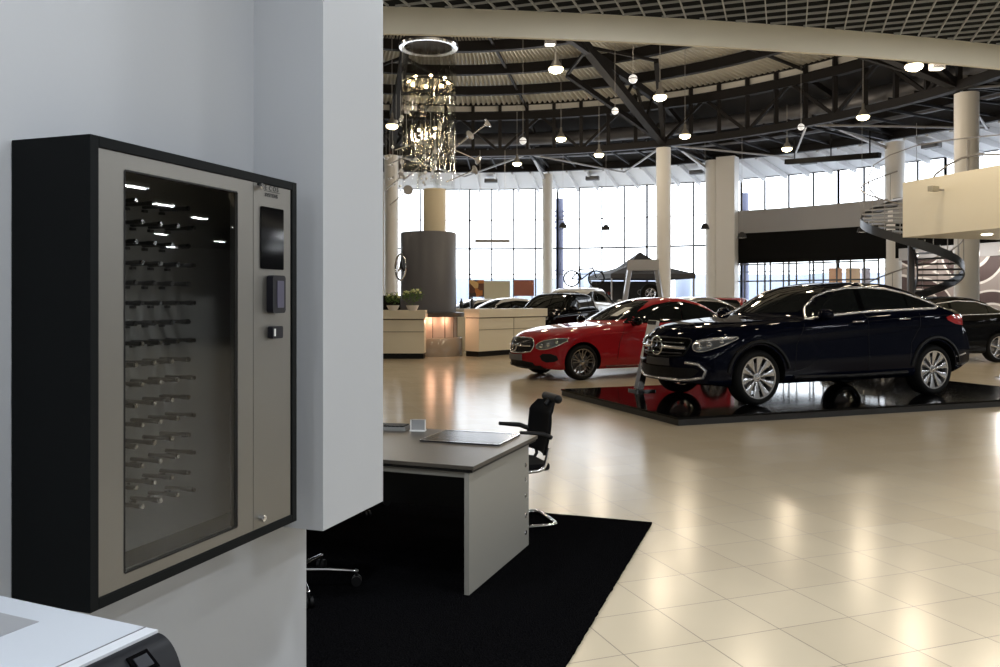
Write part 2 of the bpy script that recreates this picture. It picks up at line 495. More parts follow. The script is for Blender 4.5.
for t in (.1,.5,.9): r_ = p.lerp(q,t); mb.bar(r_, r_+V((0,0,1.0)), .04, .04)
tag(mb.build('hanging_casing', MATS['band_black']), 'long black casing hanging under the roof above the high windows', 'blind casing')

# mural wall at right
def mural_mat():
    m = bpy.data.materials.new('mural_swirls'); m.use_nodes = True; nt = m.node_tree; b = nt.nodes['Principled BSDF']
    b.inputs['Roughness'].default_value = .6
    tc = nt.nodes.new('ShaderNodeTexCoord'); vo = nt.nodes.new('ShaderNodeTexVoronoi'); vo.inputs['Scale'].default_value = .36
    vo.inputs['Randomness'].default_value = .9
    nt.links.new(tc.outputs['Object'], vo.inputs['Vector'])
    mu = nt.nodes.new('ShaderNodeMath'); mu.operation = 'MULTIPLY'; mu.inputs[1].default_value = 21
    nt.links.new(vo.outputs['Distance'], mu.inputs[0])
    sn = nt.nodes.new('ShaderNodeMath'); sn.operation = 'SINE'; nt.links.new(mu.outputs[0], sn.inputs[0])
    cr = nt.nodes.new('ShaderNodeValToRGB'); cr.color_ramp.interpolation = 'CONSTANT'
    e = cr.color_ramp.elements; e[0].position = 0; e[0].color = (.085,.055,.055,1); e[1].position = .47; e[1].color = (.78,.75,.73,1)
    x = e.new(.75); x.color = (.33,.29,.28,1)
    mp = nt.nodes.new('ShaderNodeMapRange'); mp.inputs[1].default_value = -1; nt.links.new(sn.outputs[0], mp.inputs[0])
    nt.links.new(mp.outputs[0], cr.inputs[0]); nt.links.new(cr.outputs[0], b.inputs['Base Color'])
    return m
p, q = P(903,300,35), P(1060,300,29)
mb = MB(); mb.bar(V((p.x,p.y,1.6)), V((q.x,q.y,1.6)), .15, 3.2)
struct(mb.build('wall_mural', mural_mat()))
mb = MB(); mb.bar(V((p.x,p.y,3.4)), V((q.x,q.y,3.4)), .5, .5)
struct(mb.build('trim_4', mat('beam_grey',(.30,.30,.31),.5)))
# gallery on the right
g0, g1 = V((11.0,22.5,0)), V((13.2,14.5,0))
dv = (g1-g0).normalized(); nv = V((dv.y,-dv.x,0)); nv = nv if nv.x > 0 else -nv
mb = MB(); poly = [g0, g1, g1+nv*6, g0+nv*6]
mb.prism([(p.x,p.y) for p in (g0,g1,g1+nv*.15,g0+nv*.15)], 3.2, 4.69)
mb.prism([(p.x,p.y) for p in (g0,g0+nv*6,g0+nv*6-dv*.15,g0-dv*.15)][::-1], 3.2, 4.69)
struct(mb.build('gallery_parapet', M_cream))
mb = MB(); mb.prism([(p.x,p.y) for p in (g0+nv*.15,g1+nv*.15,g1+nv*4.2,g0+nv*4.2)], 3.2, 3.45)
struct(mb.build('gallery_floor', M_cream))
# ======================================================================= cars
def hermite(keys, x):
    if x <= keys[0][0]: return keys[0][1]
    if x >= keys[-1][0]: return keys[-1][1]
    n = len(keys)
    for i in range(n-1):
        if x <= keys[i+1][0]: break
    def sl(j): 
        return (keys[j+1][1]-keys[j][1])/(keys[j+1][0]-keys[j][0])
    def tan(j):
        if j == 0: return sl(0)
        if j == n-1: return sl(n-2)
        a, b = sl(j-1), sl(j)
        return 0 if a*b <= 0 else 2*a*b/(a+b)
    x0, y0 = keys[i]; x1, y1 = keys[i+1]; h = x1-x0; t = (x-x0)/h
    return (2*t**3-3*t*t+1)*y0 + (t**3-2*t*t+t)*h*tan(i) + (-2*t**3+3*t*t)*y1 + (t**3-t*t)*h*tan(i+1)
def sstep(a, b, x):
    t = max(0, min(1, (x-a)/(b-a))); return t*t*(3-2*t)
def clip(poly, a, b, c):
    """keep side a*x+b*y<=c"""
    out = []
    for i in range(len(poly)):
        p, q = poly[i], poly[(i+1) % len(poly)]; dp, dq = a*p[0]+b*p[1]-c, a*q[0]+b*q[1]-c
        if dp <= 0: out.append(p)
        if dp*dq < 0:
            t = dp/(dp-dq); out.append((p[0]+(q[0]-p[0])*t, p[1]+(q[1]-p[1])*t))
    return out
def resample(pts, step, closed=True):
    out = []; n = len(pts)
    for i in range(n if closed else n-1):
        a, b = pts[i], pts[(i+1) % n]; L = sqrt((a[0]-b[0])**2+(a[1]-b[1])**2); k = max(1, int(L/step))
        out += [(a[0]+(b[0]-a[0])*j/k, a[1]+(b[1]-a[1])*j/k) for j in range(k)]
    if not closed: out.append(pts[-1])
    return out
def smooth_poly(pts, it=2, closed=True):
    for _ in range(it):
        n = len(pts); o = []
        for i in range(n if closed else n-1):
            a, b = pts[i], pts[(i+1) % n]
            o += [(a[0]*.75+b[0]*.25, a[1]*.75+b[1]*.25), (a[0]*.25+b[0]*.75, a[1]*.25+b[1]*.75)]
        if not closed: o = [pts[0]]+o+[pts[-1]]
        pts = o
    return pts

def stretch(S, k):
    S = dict(S)
    for q in ('zt','zb','w','z0'): S[q] = [((r*k if r > 0 else r), v) for r, v in S[q]]
    S['wb'] *= k; S['rr'] *= k; S['ws'] = tuple(x*k for x in S['ws']); S['bw'] = tuple(x*k for x in S['bw']); S['k'] = k
    return S
class Car:
    def __init__(s, spec, name, label, loc, rz, paint, group=None, detail=1):
        s.S = spec; s.k = spec.get('k', 1); s.x0 = spec['wb']/2; s.detail = detail; s.paint = paint
        s.root = thing(name, label, 'car', loc, rz, group)
        s.make_body()
    # local axes: +x forward, r = distance behind the front axle
    def pt(s, r, y, z): return V((s.x0-r, y, z))
    def make_body(s):
        S = s.S; NS = 76 if s.detail else 44
        rf, rr = S['rf'], S['rr']
        st = [rf+(rr-rf)*(.5-.5*cos(pi*i/NS))*.35+(rr-rf)*(i/NS)*.65 for i in range(NS+1)]
        L = [(0,0),(.4,0),(.75,0),(.90,.0),(.95,.03),(.982,.10),(.995,.22),(1.0,.36),(.992,.52),(.985,.66),(.992,.78),(.993,.86),(.982,.93),(.958,.985)]
        UC = [(.918,.02),(.885,.10),(.865,.22),(.843,.36),(.818,.50),(.790,.64),(.757,.77),(.722,.865),(.672,.93),(.59,.968),(.46,.987),(.3,.997),(.15,1),(0,1)]
        UH = [(.930,.22),(.905,.38),(.88,.50),(.85,.59),(.81,.67),(.76,.74),(.70,.80),(.63,.85),(.55,.89),(.46,.925),(.36,.955),(.25,.98),(.12,.995),(0,1)]
        wsr = S['ws']; bw = S['bw']
        def pos(r, yf, part, zf, yn):
            z0, zb, zt, w = (hermite(S[k], r) for k in ('z0','zb','zt','w'))
            zb = min(zb, zt-.03)
            if part == 'L': y = yf*w; z = z0+(zb-z0)*zf
            x = r
            return x, zb, zt, z0, w
        rings = []
        for r in st:
            z0, zb, zt, w = (hermite(S[k], r) for k in ('z0','zb','zt','w'))
            zb = min(zb, zt-.03)
            g = sstep(.10, .34, zt-zb)
            half = []
            tuck = .03*sstep(.3,.0,0)
            for yf, zf in L: half.append((r, yf*w, z0+(zb-z0)*zf, 0))
            for (ca, cb), (ha, hb) in zip(UC, UH):
                yf = ca*g+ha*(1-g); zf = cb*g+hb*(1-g)
                half.append((r, yf*w, zb+(zt-zb)*zf, zf))
            ring = []
            for (r_, y, z, up) in half:
                q = abs(y)/w
                dx = S['kf']*(q**2.4)*(1-sstep(rf, rf+S.get('kfl',1.15), r_)) * (1 if not up else 1-.15*up)
                dx -= S['kr']*(q**2.4)*sstep(rr-.95, rr, r_)
                # lean of nose and tail with height
                dx += S.get('lean',.10)*sstep(.55,1.0,z)*(1-sstep(rf,rf+.35,r_))
                dx -= S.get('leanr',.0)*sstep(.7,1.2,z)*sstep(rr-.35,rr,r_)
                dx += .05*sstep(.5,.2,z)*0
                if up:
                    dx += .26*(q**2)*sstep(wsr[0]-.25,wsr[0],r_)*(1-sstep(wsr[1],wsr[1]+.7,r_))*min(1,up*2.5)
                    dx -= .20*(q**2)*sstep(bw[0]-.5,bw[0],r_)*(1-sstep(bw[1],bw[1]+.1,r_))*min(1,up*2.5)
                ring.append((r_+dx, y, z))
            full = ring + [(a, -b, c) for a, b, c in ring[-2:0:-1]]
            rings.append(full)
        n = len(rings[0]); vs = []; fs = []
        for R in rings: vs += [s.pt(*p) for p in R]
        for i in range(len(rings)-1):
            fs += [(i*n+k, i*n+(k+1)%n, (i+1)*n+(k+1)%n, (i+1)*n+k) for k in range(n)]
        for end, sg in ((0,-1),(len(rings)-1,1)):
            R = rings[end]; zc = sum(p[2] for p in R)/n; base = end*n; prev = list(range(base, base+n))
            xm = sum(p[0] for p in R)/n
            for sc in (.93,.8,.6,.35):
                cur = []
                for p in R:
                    bul = sg*.05*(1-sc*sc)
                    xx = R[0][0] + (p[0]-R[0][0])*sc*sc if True else p[0]
                    cur.append(len(vs)); vs.append(s.pt(p[0]*1+ (xx-p[0])+bul, p[1]*sc, zc+(p[2]-zc)*sc))
                fs += [(prev[k],prev[(k+1)%n],cur[(k+1)%n],cur[k]) for k in range(n)]; prev = cur
            c = len(vs); vs.append(s.pt(R[0][0]+sg*.055, 0, zc))
            fs += [(prev[k],prev[(k+1)%n],c) for k in range(n)]
        mb = MB(); mb.add(vs, fs)
        body = mb.build('body', [s.paint, M_black], s.root)
        # wheel arches
        cb = MB(); Ra = S['ra']
        for r in (0, S['wb']):
            for sy in (-1,1):
                cb.cyl((s.x0-r, sy*(S['hw']-.36), S['rw']+.01), (s.x0-r, sy*(S['hw']+.4), S['rw']+.01), Ra, n=40 if s.detail else 24)
        cut = cb.build('cutter', [s.paint, M_black], s.root); 
        cut.data.polygons.foreach_set('material_index', [1]*len(cut.data.polygons))
        md = body.modifiers.new('b', 'BOOLEAN'); md.object = cut; md.operation = 'DIFFERENCE'; md.solver = 'EXACT'
        dg = bpy.context.evaluated_depsgraph_get(); dg.update()
        me = bpy.data.meshes.new_from_object(body.evaluated_get(dg))
        body.modifiers.clear(); body.data = me
        bpy.data.objects.remove(cut)
        me.polygons.foreach_set('use_smooth', [True]*len(me.polygons)); me.set_sharp_from_angle(angle=radians(38))
        s.body = body
        s.bvh = BVHTree.FromPolygons([v.co for v in me.vertices], [tuple(p.vertices) for p in me.polygons])
    def cast(s, a, b, mode, off=.004):
        if mode in ('L','R') and a > 0: a = a*s.k
        if mode in ('L','R'):
            sg = 1 if mode == 'L' else -1
            o, d = V((s.x0-a, sg*3, b)), V((0,-sg,0))
        elif mode == 'F': o, d = V((s.x0+3, a, b)), V((-1,0,0))
        elif mode == 'B': o, d = V((s.x0-s.S['wb']-4, a, b)), V((1,0,0))
        elif mode in ('FL','FR','BL','BR'):     # diagonal: a = distance along the diagonal
            sx = 1 if mode[0] == 'F' else -1; sy = 1 if mode[1] == 'L' else -1
            d = V((-sx,-sy,0)).normalized(); u = V((-d.y*sx*sy, d.x*sx*sy, 0))   # u runs toward the side
            u = V((-sx, sy, 0)).normalized()
            org = V((s.x0+(0 if sx > 0 else -s.S['wb']), 0, b))
            o = org + u*a - d*5
        hit, nrm, i, dist = s.bvh.ray_cast(o, d)
        if hit is None:
            hit, nrm, i, dist = s.bvh.find_nearest(o+d*(4.2 if mode in ('F','B') else 2.2))
        if nrm.dot(d) > 0: nrm = -nrm
        return hit + nrm*off
    def patch(s, poly, mode, name, m, off=.004, step=.045, parent=None, build=True, mbx=None, thick=0):
        bm = bmesh.new(); f = bm.faces.new([bm.verts.new((p[0],p[1],0)) for p in poly])
        for ax in (0,1):
            lo = min(p[ax] for p in poly); hi = max(p[ax] for p in poly); k = int((hi-lo)/step)
            for j in range(1, k+1):
                nv_ = V((1,0,0)) if ax == 0 else V((0,1,0)); co_ = nv_*(lo+(hi-lo)*j/(k+1))
                bmesh.ops.bisect_plane(bm, geom=bm.verts[:]+bm.edges[:]+bm.faces[:], plane_co=co_, plane_no=nv_)
        bm.verts.index_update()
        vs = [s.cast(v.co.x, v.co.y, mode, off) for v in bm.verts]
        fs = [tuple(v.index for v in f.verts) for f in bm.faces]; bm.free()
        mb = mbx or MB(); mb.add(vs, fs)
        if not build: return mb
        o = mb.build(name, m, parent or s.root, smooth=40, normals=False)
        c = V((0,0,.7)); me = o.data
        if me.polygons and me.polygons[0].normal.dot(me.polygons[0].center-c) < 0: me.flip_normals()
        return o
    def line(s, pts, mode, name, m, rad=.008, off=.004, closed=False, parent=None, step=.05, mbx=None, build=True, n=6):
        q = [s.cast(a, b, mode, off) for a, b in resample(pts, step, closed)]
        mb = mbx or MB(); mb.tube(q, rad, n, closed)
        return mb.build(name, m, parent or s.root, smooth=60) if build else mb
    def wheel(s, r, side, style):
        S = s.S; R = S['rw']; yo = side*(S['hw']-.035); c = (s.x0-r, 0, R)
        rr_ = R*.74; sg = side
        mb = MB(); W = .235
        prof = [(rr_,.0),(rr_+.012,.012*1),(R*.86,.02),(R*.93,.008),(R*.985,-.03),(R,-.06),(R,-W+.06),(R*.985,-W+.03),(R*.9,-W),(rr_,-W+.01),(rr_-.02,-W*.5)]
        mb.lathe([(a, sg*b) for a, b in prof], (c[0], yo, R), 'y', 40 if s.detail else 22, closed=True)
        w = mb.build('wheel', M_tyre, s.root, smooth=50)
        mb = MB()
        mb.lathe([(rr_+.002, 0), (rr_+.006,sg*.006), (rr_-.012, sg*.004), (rr_-.02,-sg*.03), (rr_-.035,-sg*.16),(rr_-.02,-sg*.2)], (c[0], yo, R), 'y', 36)
        mb.lathe([(.0,-sg*.022),(.035,-sg*.022),(.062,-sg*.028),(.07,-sg*.06),(.0,-sg*.07)], (c[0], yo, R), 'y', 20)
        def spoke(a, w0, w1, tw=0):
            ro, ri = rr_-.008, .05
            u = V((cos(a),0,sin(a))); t = V((-sin(a),0,cos(a)))
            C = V((c[0],yo,R)); pr = []
            for q, ww, dy in ((ri,w0,-.032),(ro*.5,(w0*.6+w1*.4),-.022),(ro*.85,w1,-.010),(ro,w1*1.15,-.006)):
                tt = t*(tw*(q-ri)/(ro-ri))
                pr.append((C+u*q+tt, ww, dy))
            vs = []
            for p, ww, dy in pr:
                for a_, b_ in ((-1,0),(-.55,.006),(.55,.006),(1,0),(.8,-.03),(-.8,-.03)):
                    vs.append(p+t*a_*ww/2+V((0,sg*(dy+b_),0)))
            fs = []
            for i in range(3): fs += [(i*6+k,i*6+(k+1)%6,(i+1)*6+(k+1)%6,(i+1)*6+k) for k in range(6)]
            fs += [tuple(range(6)), tuple(range(18,24))]
            mb.add(vs, fs)
        if style == 'ten':
            for k in range(10): spoke(2*pi*(k+.5)/10+.1, .022, .092)
        elif style == 'star':
            for k in range(5):
                a = 2*pi*k/5+pi/2; spoke(a-.13, .022, .02, -.055); spoke(a+.13, .022, .02, .055); spoke(a, .03, .016)
        else:
            for k in range(5): spoke(2*pi*k/5+.3, .05, .07)
        rim = mb.build('rim', mat('alloy_silver' if style != 'star' else 'alloy_dark', (.62,.62,.63) if style != 'star' else (.42,.40,.38), .22, .9), w, smooth=35)
        mb = MB(); mb.lathe([(.04,-sg*.09),(R*.5,-sg*.09),(R*.5,-sg*.115),(.04,-sg*.115)], (c[0],yo,R), 'y', 24, closed=True)
        mb.build('brake_disc', mat('brake_steel',(.25,.24,.24),.35,.8), w, smooth=40)
        if s.detail:
            mb = MB(); mb.lathe([(.028,-sg*.014),(.024,-sg*.012),(.0,-sg*.012)], (c[0],yo,R), 'y', 16)
            mb.build('hub_cap', M_steelb, w, smooth=40)
        return w
    def star(s, cy, cz, R, parent, x_off=.03, mode='F'):
        p = s.cast(cy, cz, mode, x_off)
        mb = MB(); pts = [p+V((0,R*cos(a*pi/14),R*sin(a*pi/14))) for a in range(28)]
        mb.tube(pts, R*.11, 8, closed=True)
        for k in range(3):
            a = pi/2+2*pi*k/3
            d = V((0,cos(a),sin(a))); t = V((0,-sin(a),cos(a)))
            mb.add([p+V((.012,0,0)), p+t*R*.14, p+d*R*.97, p-t*R*.14, p-V((.012,0,0))], [(0,1,2),(0,2,3),(4,2,1),(4,3,2)])
            mb.add([p+V((.012,0,0)), p-d*R*.14+t*.0, p+t*R*.14], [(0,1,2)]); mb.add([p+V((.012,0,0)), p-t*R*.14, p-d*R*.14], [(0,1,2)])
        return mb.build('star_emblem', M_steelb, parent, smooth=50)
    def mirror(s, r, z, side, m):
        r *= s.k; w = hermite(s.S['w'], r)
        c = s.pt(r, side*(w+.10), z); mb = MB()
        R = Matrix.Rotation(0, 3, 'Z')
        mb.sphere(c, .13, 16, 10, sc=(.62,1.0,.62))
        a = s.pt(r+.02, side*(w-.13), z-.06)
        mb.tube([a, s.pt(r+.01, side*(w-.0), z-.065), c-V((0,0,.045))], [.035,.03,.03], 8)
        o = mb.build('side_mirror', m, s.root, smooth=60)
        return o
    def handle(s, r, z, side, m=None):
        mode = 'L' if side > 0 else 'R'
        pts = [s.cast(r-.10+k*.033, z, mode, [.0,.028,.034,.036,.034,.028,.0][k]) for k in range(7)]
        mb = MB(); mb.tube(pts, .012, 6); return mb.build('door_handle', m or M_steelb, s.root, smooth=60)
    def windows(s, outline, cuts, chrome=None, rad=.011, both=True):
        for mode in (('L','R') if both else ('L',)):
            segs = []; lo = -9
            for a, b in cuts+[(99,99)]:
                q = clip(clip(outline, -1, 0, -lo), 1, 0, a)
                if len(q) > 2: s.patch(q, mode, 'side_window', M_cardark, .004, .05)
                lo = b
            # pillar covers between the panes are gloss black
            for a, b in cuts:
                q = clip(clip(outline, -1, 0, -a), 1, 0, b)
                if len(q) > 2: s.patch(q, mode, 'door_pillar', M_gl_black, .006, .06)
            if chrome: s.line(outline, mode, 'window_trim', chrome, rad, .004, closed=True, step=.04)

SUVC = dict(wb=3.10, rf=-.90, rr=4.14, rw=.372, ra=.425, hw=.985, kf=.27, kr=.24, lean=.10, leanr=.20, kfl=1.0,
    ws=(.62,1.5), bw=(2.9,3.6),
    zt=[(-.90,.875),(-.86,.92),(-.78,.965),(-.6,1.025),(-.3,1.085),(.1,1.125),(.45,1.155),(.62,1.185),(.8,1.28),(1.1,1.44),(1.4,1.575),(1.65,1.63),(2.0,1.665),(2.4,1.655),(2.8,1.60),(3.2,1.49),(3.5,1.37),(3.76,1.27),(3.95,1.23),(4.06,1.17),(4.14,1.08)],
    zb=[(-.90,.76),(-.7,.85),(-.4,.95),(0,1.03),(.5,1.09),(.9,1.115),(1.4,1.15),(2,1.19),(2.6,1.225),(3.1,1.25),(3.5,1.235),(3.9,1.16),(4.14,1.0)],
    w=[(-.90,.84),(-.8,.90),(-.6,.95),(-.3,.98),(0,.99),(.6,.985),(1.5,.985),(2.4,.99),(3.1,1.0),(3.5,.99),(3.85,.95),(4.14,.87)],
    z0=[(-.90,.30),(-.75,.27),(-.5,.26),(0,.27),(3.1,.28),(3.5,.31),(3.8,.36),(4.14,.44)])
COUPE = dict(wb=3.05, rf=-.92, rr=4.02, rw=.338, ra=.375, hw=.95, kf=.32, kr=.32, lean=.12, leanr=.05, kfl=1.0,
    ws=(.72,1.75), bw=(2.6,3.5),
    zt=[(-.92,.765),(-.88,.80),(-.78,.845),(-.55,.90),(-.2,.965),(.2,1.01),(.55,1.04),(.74,1.065),(1.0,1.18),(1.3,1.32),(1.6,1.44),(1.9,1.52),(2.2,1.555),(2.5,1.55),(2.9,1.475),(3.3,1.33),(3.6,1.20),(3.8,1.14),(3.95,1.08),(4.02,1.0)],
    zb=[(-.92,.68),(-.7,.76),(-.3,.85),(.1,.92),(.7,.985),(1.4,1.015),(2.4,1.045),(3.1,1.085),(3.6,1.07),(3.9,.98),(4.02,.9)],
    w=[(-.92,.72),(-.8,.82),(-.6,.89),(-.3,.94),(0,.955),(.8,.945),(2,.95),(3.0,.965),(3.5,.94),(3.8,.88),(4.02,.78)],
    z0=[(-.92,.24),(-.6,.20),(0,.20),(3.05,.21),(3.6,.27),(4.02,.38)])
SEDAN = dict(wb=3.1, rf=-.90, rr=4.15, rw=.36, ra=.40, hw=.97, kf=.42, kr=.30, lean=.12, leanr=.05,
    ws=(.72,1.65), bw=(2.7,3.4),
    zt=[(-.90,.84),(-.86,.88),(-.6,.96),(-.2,1.02),(.3,1.07),(.74,1.11),(1.0,1.25),(1.3,1.40),(1.65,1.53),(2.1,1.59),(2.6,1.565),(3.0,1.46),(3.4,1.28),(3.65,1.19),(4.0,1.15),(4.15,1.08)],
    zb=[(-.90,.74),(-.5,.85),(.1,.96),(.7,1.02),(1.4,1.06),(2.4,1.10),(3.2,1.13),(3.8,1.10),(4.15,.96)],
    w=COUPE['w'][:-1]+[(4.15,.80)],
    z0=[(-.90,.26),(-.6,.22),(0,.22),(3.05,.22),(3.6,.28),(4.15,.38)])
HATCH = dict(wb=2.9, rf=-.85, rr=3.75, rw=.355, ra=.40, hw=.96, kf=.40, kr=.16, lean=.10, leanr=.12,
    ws=(.6,1.4), bw=(3.3,3.6),
    zt=[(-.85,.94),(-.8,.99),(-.5,1.07),(0,1.13),(.6,1.19),(.85,1.33),(1.15,1.51),(1.45,1.65),(1.8,1.72),(2.5,1.73),(3.1,1.69),(3.45,1.60),(3.65,1.35),(3.75,1.1)],
    zb=[(-.85,.80),(-.4,.95),(.2,1.05),(.9,1.10),(2,1.15),(3.2,1.19),(3.6,1.12),(3.75,.95)],
    w=[(-.85,.76),(-.75,.86),(-.5,.93),(0,.965),(.8,.96),(2,.965),(3.0,.965),(3.5,.94),(3.75,.88)],
    z0=[(-.85,.30),(-.5,.26),(0,.26),(3.0,.26),(3.75,.40)])

def paint(name, col, rough=.22, metal=.3, coat=1.0, spec=.5):
    m = mat(name, col, rough, metal, spec, coat)
    m.node_tree.nodes['Principled BSDF'].inputs['Coat Roughness'].default_value = .02
    return m

def mirror_y(poly): return [(-a, b) for a, b in poly][::-1]
def screens(c, zc, zt, wb_, wt, rear=True, zrc=None, zrt=None):
    f = smooth_poly([(-wb_,zc+.02),(-wb_*.5,zc),(0,zc-.005),(wb_*.5,zc),(wb_,zc+.02),(wt,zt-.02),(wt*.5,zt),(-wt*.5,zt),(-wt,zt-.02)], 1)
    c.patch(f, 'F', 'windshield', M_cardark, .004, .06)
    if rear:
        r_ = smooth_poly([(-wb_*.85,zrc),(wb_*.85,zrc),(wt*.9,zrt),(-wt*.9,zrt)], 1)
        c.patch(r_, 'B', 'rear_window', M_cardark, .004, .08)

# ---- the dark blue coupe SUV on the platform --------------------------------
SUVC = stretch(SUVC, 1.045)
th = radians(203.0)
fw = V((cos(th), sin(th), 0)); lf = V((-sin(th), cos(th), 0))
wf = V((3.42,11.0,0))          # near front wheel, outer face
A = wf - lf*.95                # middle of front axle
def car_loc(A, fwd, wb, z=0): q = A - fwd*wb/2; return (q.x,q.y,z)
navy = paint('navy_metallic', (.0025,.0035,.010), .5, .0, .32, .0)
c = Car(SUVC, 'display_car', 'dark navy coupe-roofed SUV on the black display platform', car_loc(A,fw,SUVC['wb'],.1), th, navy)
outl = [(.82,1.135),(1.02,1.31),(1.22,1.44),(1.42,1.52),(1.70,1.568),(2.05,1.58),(2.38,1.56),(2.70,1.50),(2.98,1.42),(3.18,1.345),(3.24,1.30),(3.14,1.275),(2.85,1.265),(2.4,1.25),(1.8,1.225),(1.3,1.185)]
c.windows(outl, [(1.78,1.87),(2.66,2.685)], M_bright, .019)
screens(c, 1.215, 1.60, .76, .56, True, 1.30, 1.55)
for md in ('L','R'):
    for pts in ([(.55,.42),(.60,.8),(.74,1.08)],[(1.83,.40),(1.84,.8),(1.83,1.2)],[(2.80,1.25),(2.78,1.0),(2.62,.78),(2.58,.42)]):
        c.line(pts, md, 'door_seam', M_black, .0045, .001)
    c.line([(.55,.36),(1.5,.345),(2.55,.36)], md, 'sill_trim', M_black, .03, .002)
    arc = [(.47*sin(a), .382+.47*cos(a)) for a in [radians(x) for x in range(-82,84,8)]]
    for r_ in (0,3.1): c.line([(x+r_,z) for x,z in arc if z > .34], md, 'arch_cladding', M_black, .028, .0)
for sd in (1,-1):
    c.handle(1.66, 1.095, sd); c.handle(2.50, 1.125, sd)
    c.mirror(.98, 1.20, sd, navy)
    for r_ in (0,SUVC['wb']): c.wheel(r_, sd, 'ten')
# front
gr = smooth_poly([(-.54,.85),(-.44,.88),(.44,.88),(.54,.85),(.51,.73),(.44,.635),(-.44,.635),(-.51,.73)], 1)
g_ = c.patch(gr, 'F', 'grille', M_gl_black, .006, .05)
c.line(gr, 'F', 'grille_surround', M_black, .012, .006, True)
for z_ in (.685,.815): c.line([(-.44,z_),(.44,z_)], 'F', 'grille_slat', mat('grille_grey',(.10,.10,.11),.3,.5), .008, .012, parent=g_)
for a_, b_ in ((-.48,-.12),(.12,.48)):
    c.line([(a_,.755),(b_,.755)], 'F', 'grille_bar', M_bright, .021, .022, parent=g_)
c.star(0, .755, .125, g_, .035)
pl_ = c.patch([(-.27,.515),(.27,.515),(.27,.615),(-.27,.615)], 'F', 'number_plate', mat('plate_black',(.035,.035,.04),.35), .03, .05)
for x_, w_ in ((-.04,.075),(.085,.11)):
    pass
it = smooth_poly([(-.70,.50),(-.3,.49),(.3,.49),(.70,.50),(.60,.38),(.46,.345),(-.46,.345),(-.60,.38)], 1)
c.patch(it, 'F', 'lower_intake', M_black, .008, .05)
c.line([(.50,.565),(.66,.55),(.75,.47),(.72,.375),(.58,.345),(.40,.325),(-.40,.325),(-.58,.345),(-.72,.375),(-.75,.47),(-.66,.55),(-.50,.565)], 'F', 'bumper_trim', M_bright, .022, .014, step=.04)
hl = smooth_poly([(.56,.81),(.59,.72),(.69,.71),(.82,.765),(.92,.85),(.945,.91),(.88,.915),(.73,.885),(.61,.86)], 2)
for q, nm in ((hl,'L'),(mirror_y(hl),'R')):
    h_ = c.patch(q, 'F', 'headlight', M_headdark, .008, .035)
    sg = 1 if nm == 'L' else -1
    c.line([(x*1.0,z) for x,z in q], 'F', 'lamp_rim', M_head, .009, .01, True, parent=h_)
    for a_, b_, r_ in ((.65,.775,.042),(.75,.81,.042),(.84,.85,.032)):
        mb = MB(); mb.sphere(c.cast(sg*a_, b_, 'F', .0), r_, 12, 8); mb.build('lamp_unit', M_head, h_, smooth=60)
    c.line([(sg*.61,.84),(sg*.75,.87),(sg*.91,.90)], 'F', 'lamp_strip', M_bright, .018, .014, parent=h_)
for md, q in (('L',0),('R',0)):
    c.patch(smooth_poly([(3.24,1.13),(3.45,1.19),(3.86,1.18),(3.92,1.04),(3.55,1.02)],1), md, 'tail_light', M_red_light, .006, .04)
c.line([(-.80,1.12),(0,1.14),(.80,1.12)], 'B', 'tail_trim', M_red_light, .03, .01)
c.line([(-.8,.52),(0,.5),(.8,.52)], 'B', 'rear_bumper_trim', M_bright, .02, .01)
c.line([(3.45,.56),(3.75,.60)], 'L', 'reflector', M_bright, .01, .008)
CAR1 = c

# ---- the red coupe -------------------------------------------------------------
th = radians(180+25.0); fw = V((cos(th), sin(th), 0)); lf = V((-sin(th), cos(th), 0))
wf = V((1.55,15.5,0)); A = wf - lf*.92
red = paint('red_metallic', (.36,.008,.014), .45, 0, .8, .1)
c = Car(COUPE, 'display_car', 'glossy red two-door coupe parked left of the black platform', car_loc(A,fw,3.05,0), th, red)
outl = [(.98,1.05),(1.2,1.17),(1.45,1.29),(1.75,1.395),(2.1,1.455),(2.45,1.455),(2.8,1.385),(3.1,1.27),(3.3,1.165),(3.2,1.115),(2.6,1.085),(1.8,1.065)]
c.windows(outl, [(2.32,2.36)], M_gl_black, .01)
screens(c, 1.10, 1.49, .76, .52, True, 1.2, 1.45)
for md in ('L','R'):
    for pts in ([(.74,.38),(.80,.7),(.93,1.0)],[(2.42,1.06),(2.45,.8),(2.30,.40)]): c.line(pts, md, 'door_seam', M_black, .004, .001)
    c.line([(.5,.25),(1.5,.24),(2.55,.25)], md, 'sill_trim', mat('red_dark',(.10,.006,.008),.3), .02, .002)
    c.line([(.45,.86),(1.2,.90),(2.3,.93),(3.2,.96)], md, 'shoulder_crease', red, .006, -.001)
for sd in (1,-1):
    c.handle(2.15, .93, sd, red); c.mirror(1.12, 1.09, sd, M_gl_black)
    for r_ in (0,3.05): c.wheel(r_, sd, 'star')
gr = smooth_poly([(-.45,.75),(-.32,.785),(.32,.785),(.45,.75),(.48,.63),(.40,.50),(-.40,.50),(-.48,.63)], 1)
g_ = c.patch(gr, 'F', 'grille', mat('grille_mesh',(.03,.03,.032),.25,.4), .006, .05)
c.line(gr, 'F', 'grille_surround', M_bright, .012, .008, True)
c.line([(-.42,.64),(.42,.64)], 'F', 'grille_bar', M_bright, .016, .018, parent=g_)
c.star(0, .64, .115, g_, .03)
pl_ = c.patch([(-.26,.37),(.26,.37),(.26,.475),(-.26,.475)], 'F', 'number_plate', mat('plate_grey',(.16,.16,.18),.4), .04, .05)
c.patch(smooth_poly([(-.44,.36),(.44,.36),(.52,.24),(-.52,.24)],1), 'F', 'lower_intake', M_black, .008, .05)
c.patch([(-.6,.28),(.6,.28),(.66,.22),(-.66,.22)], 'F', 'front_lip', M_black, .03, .05)
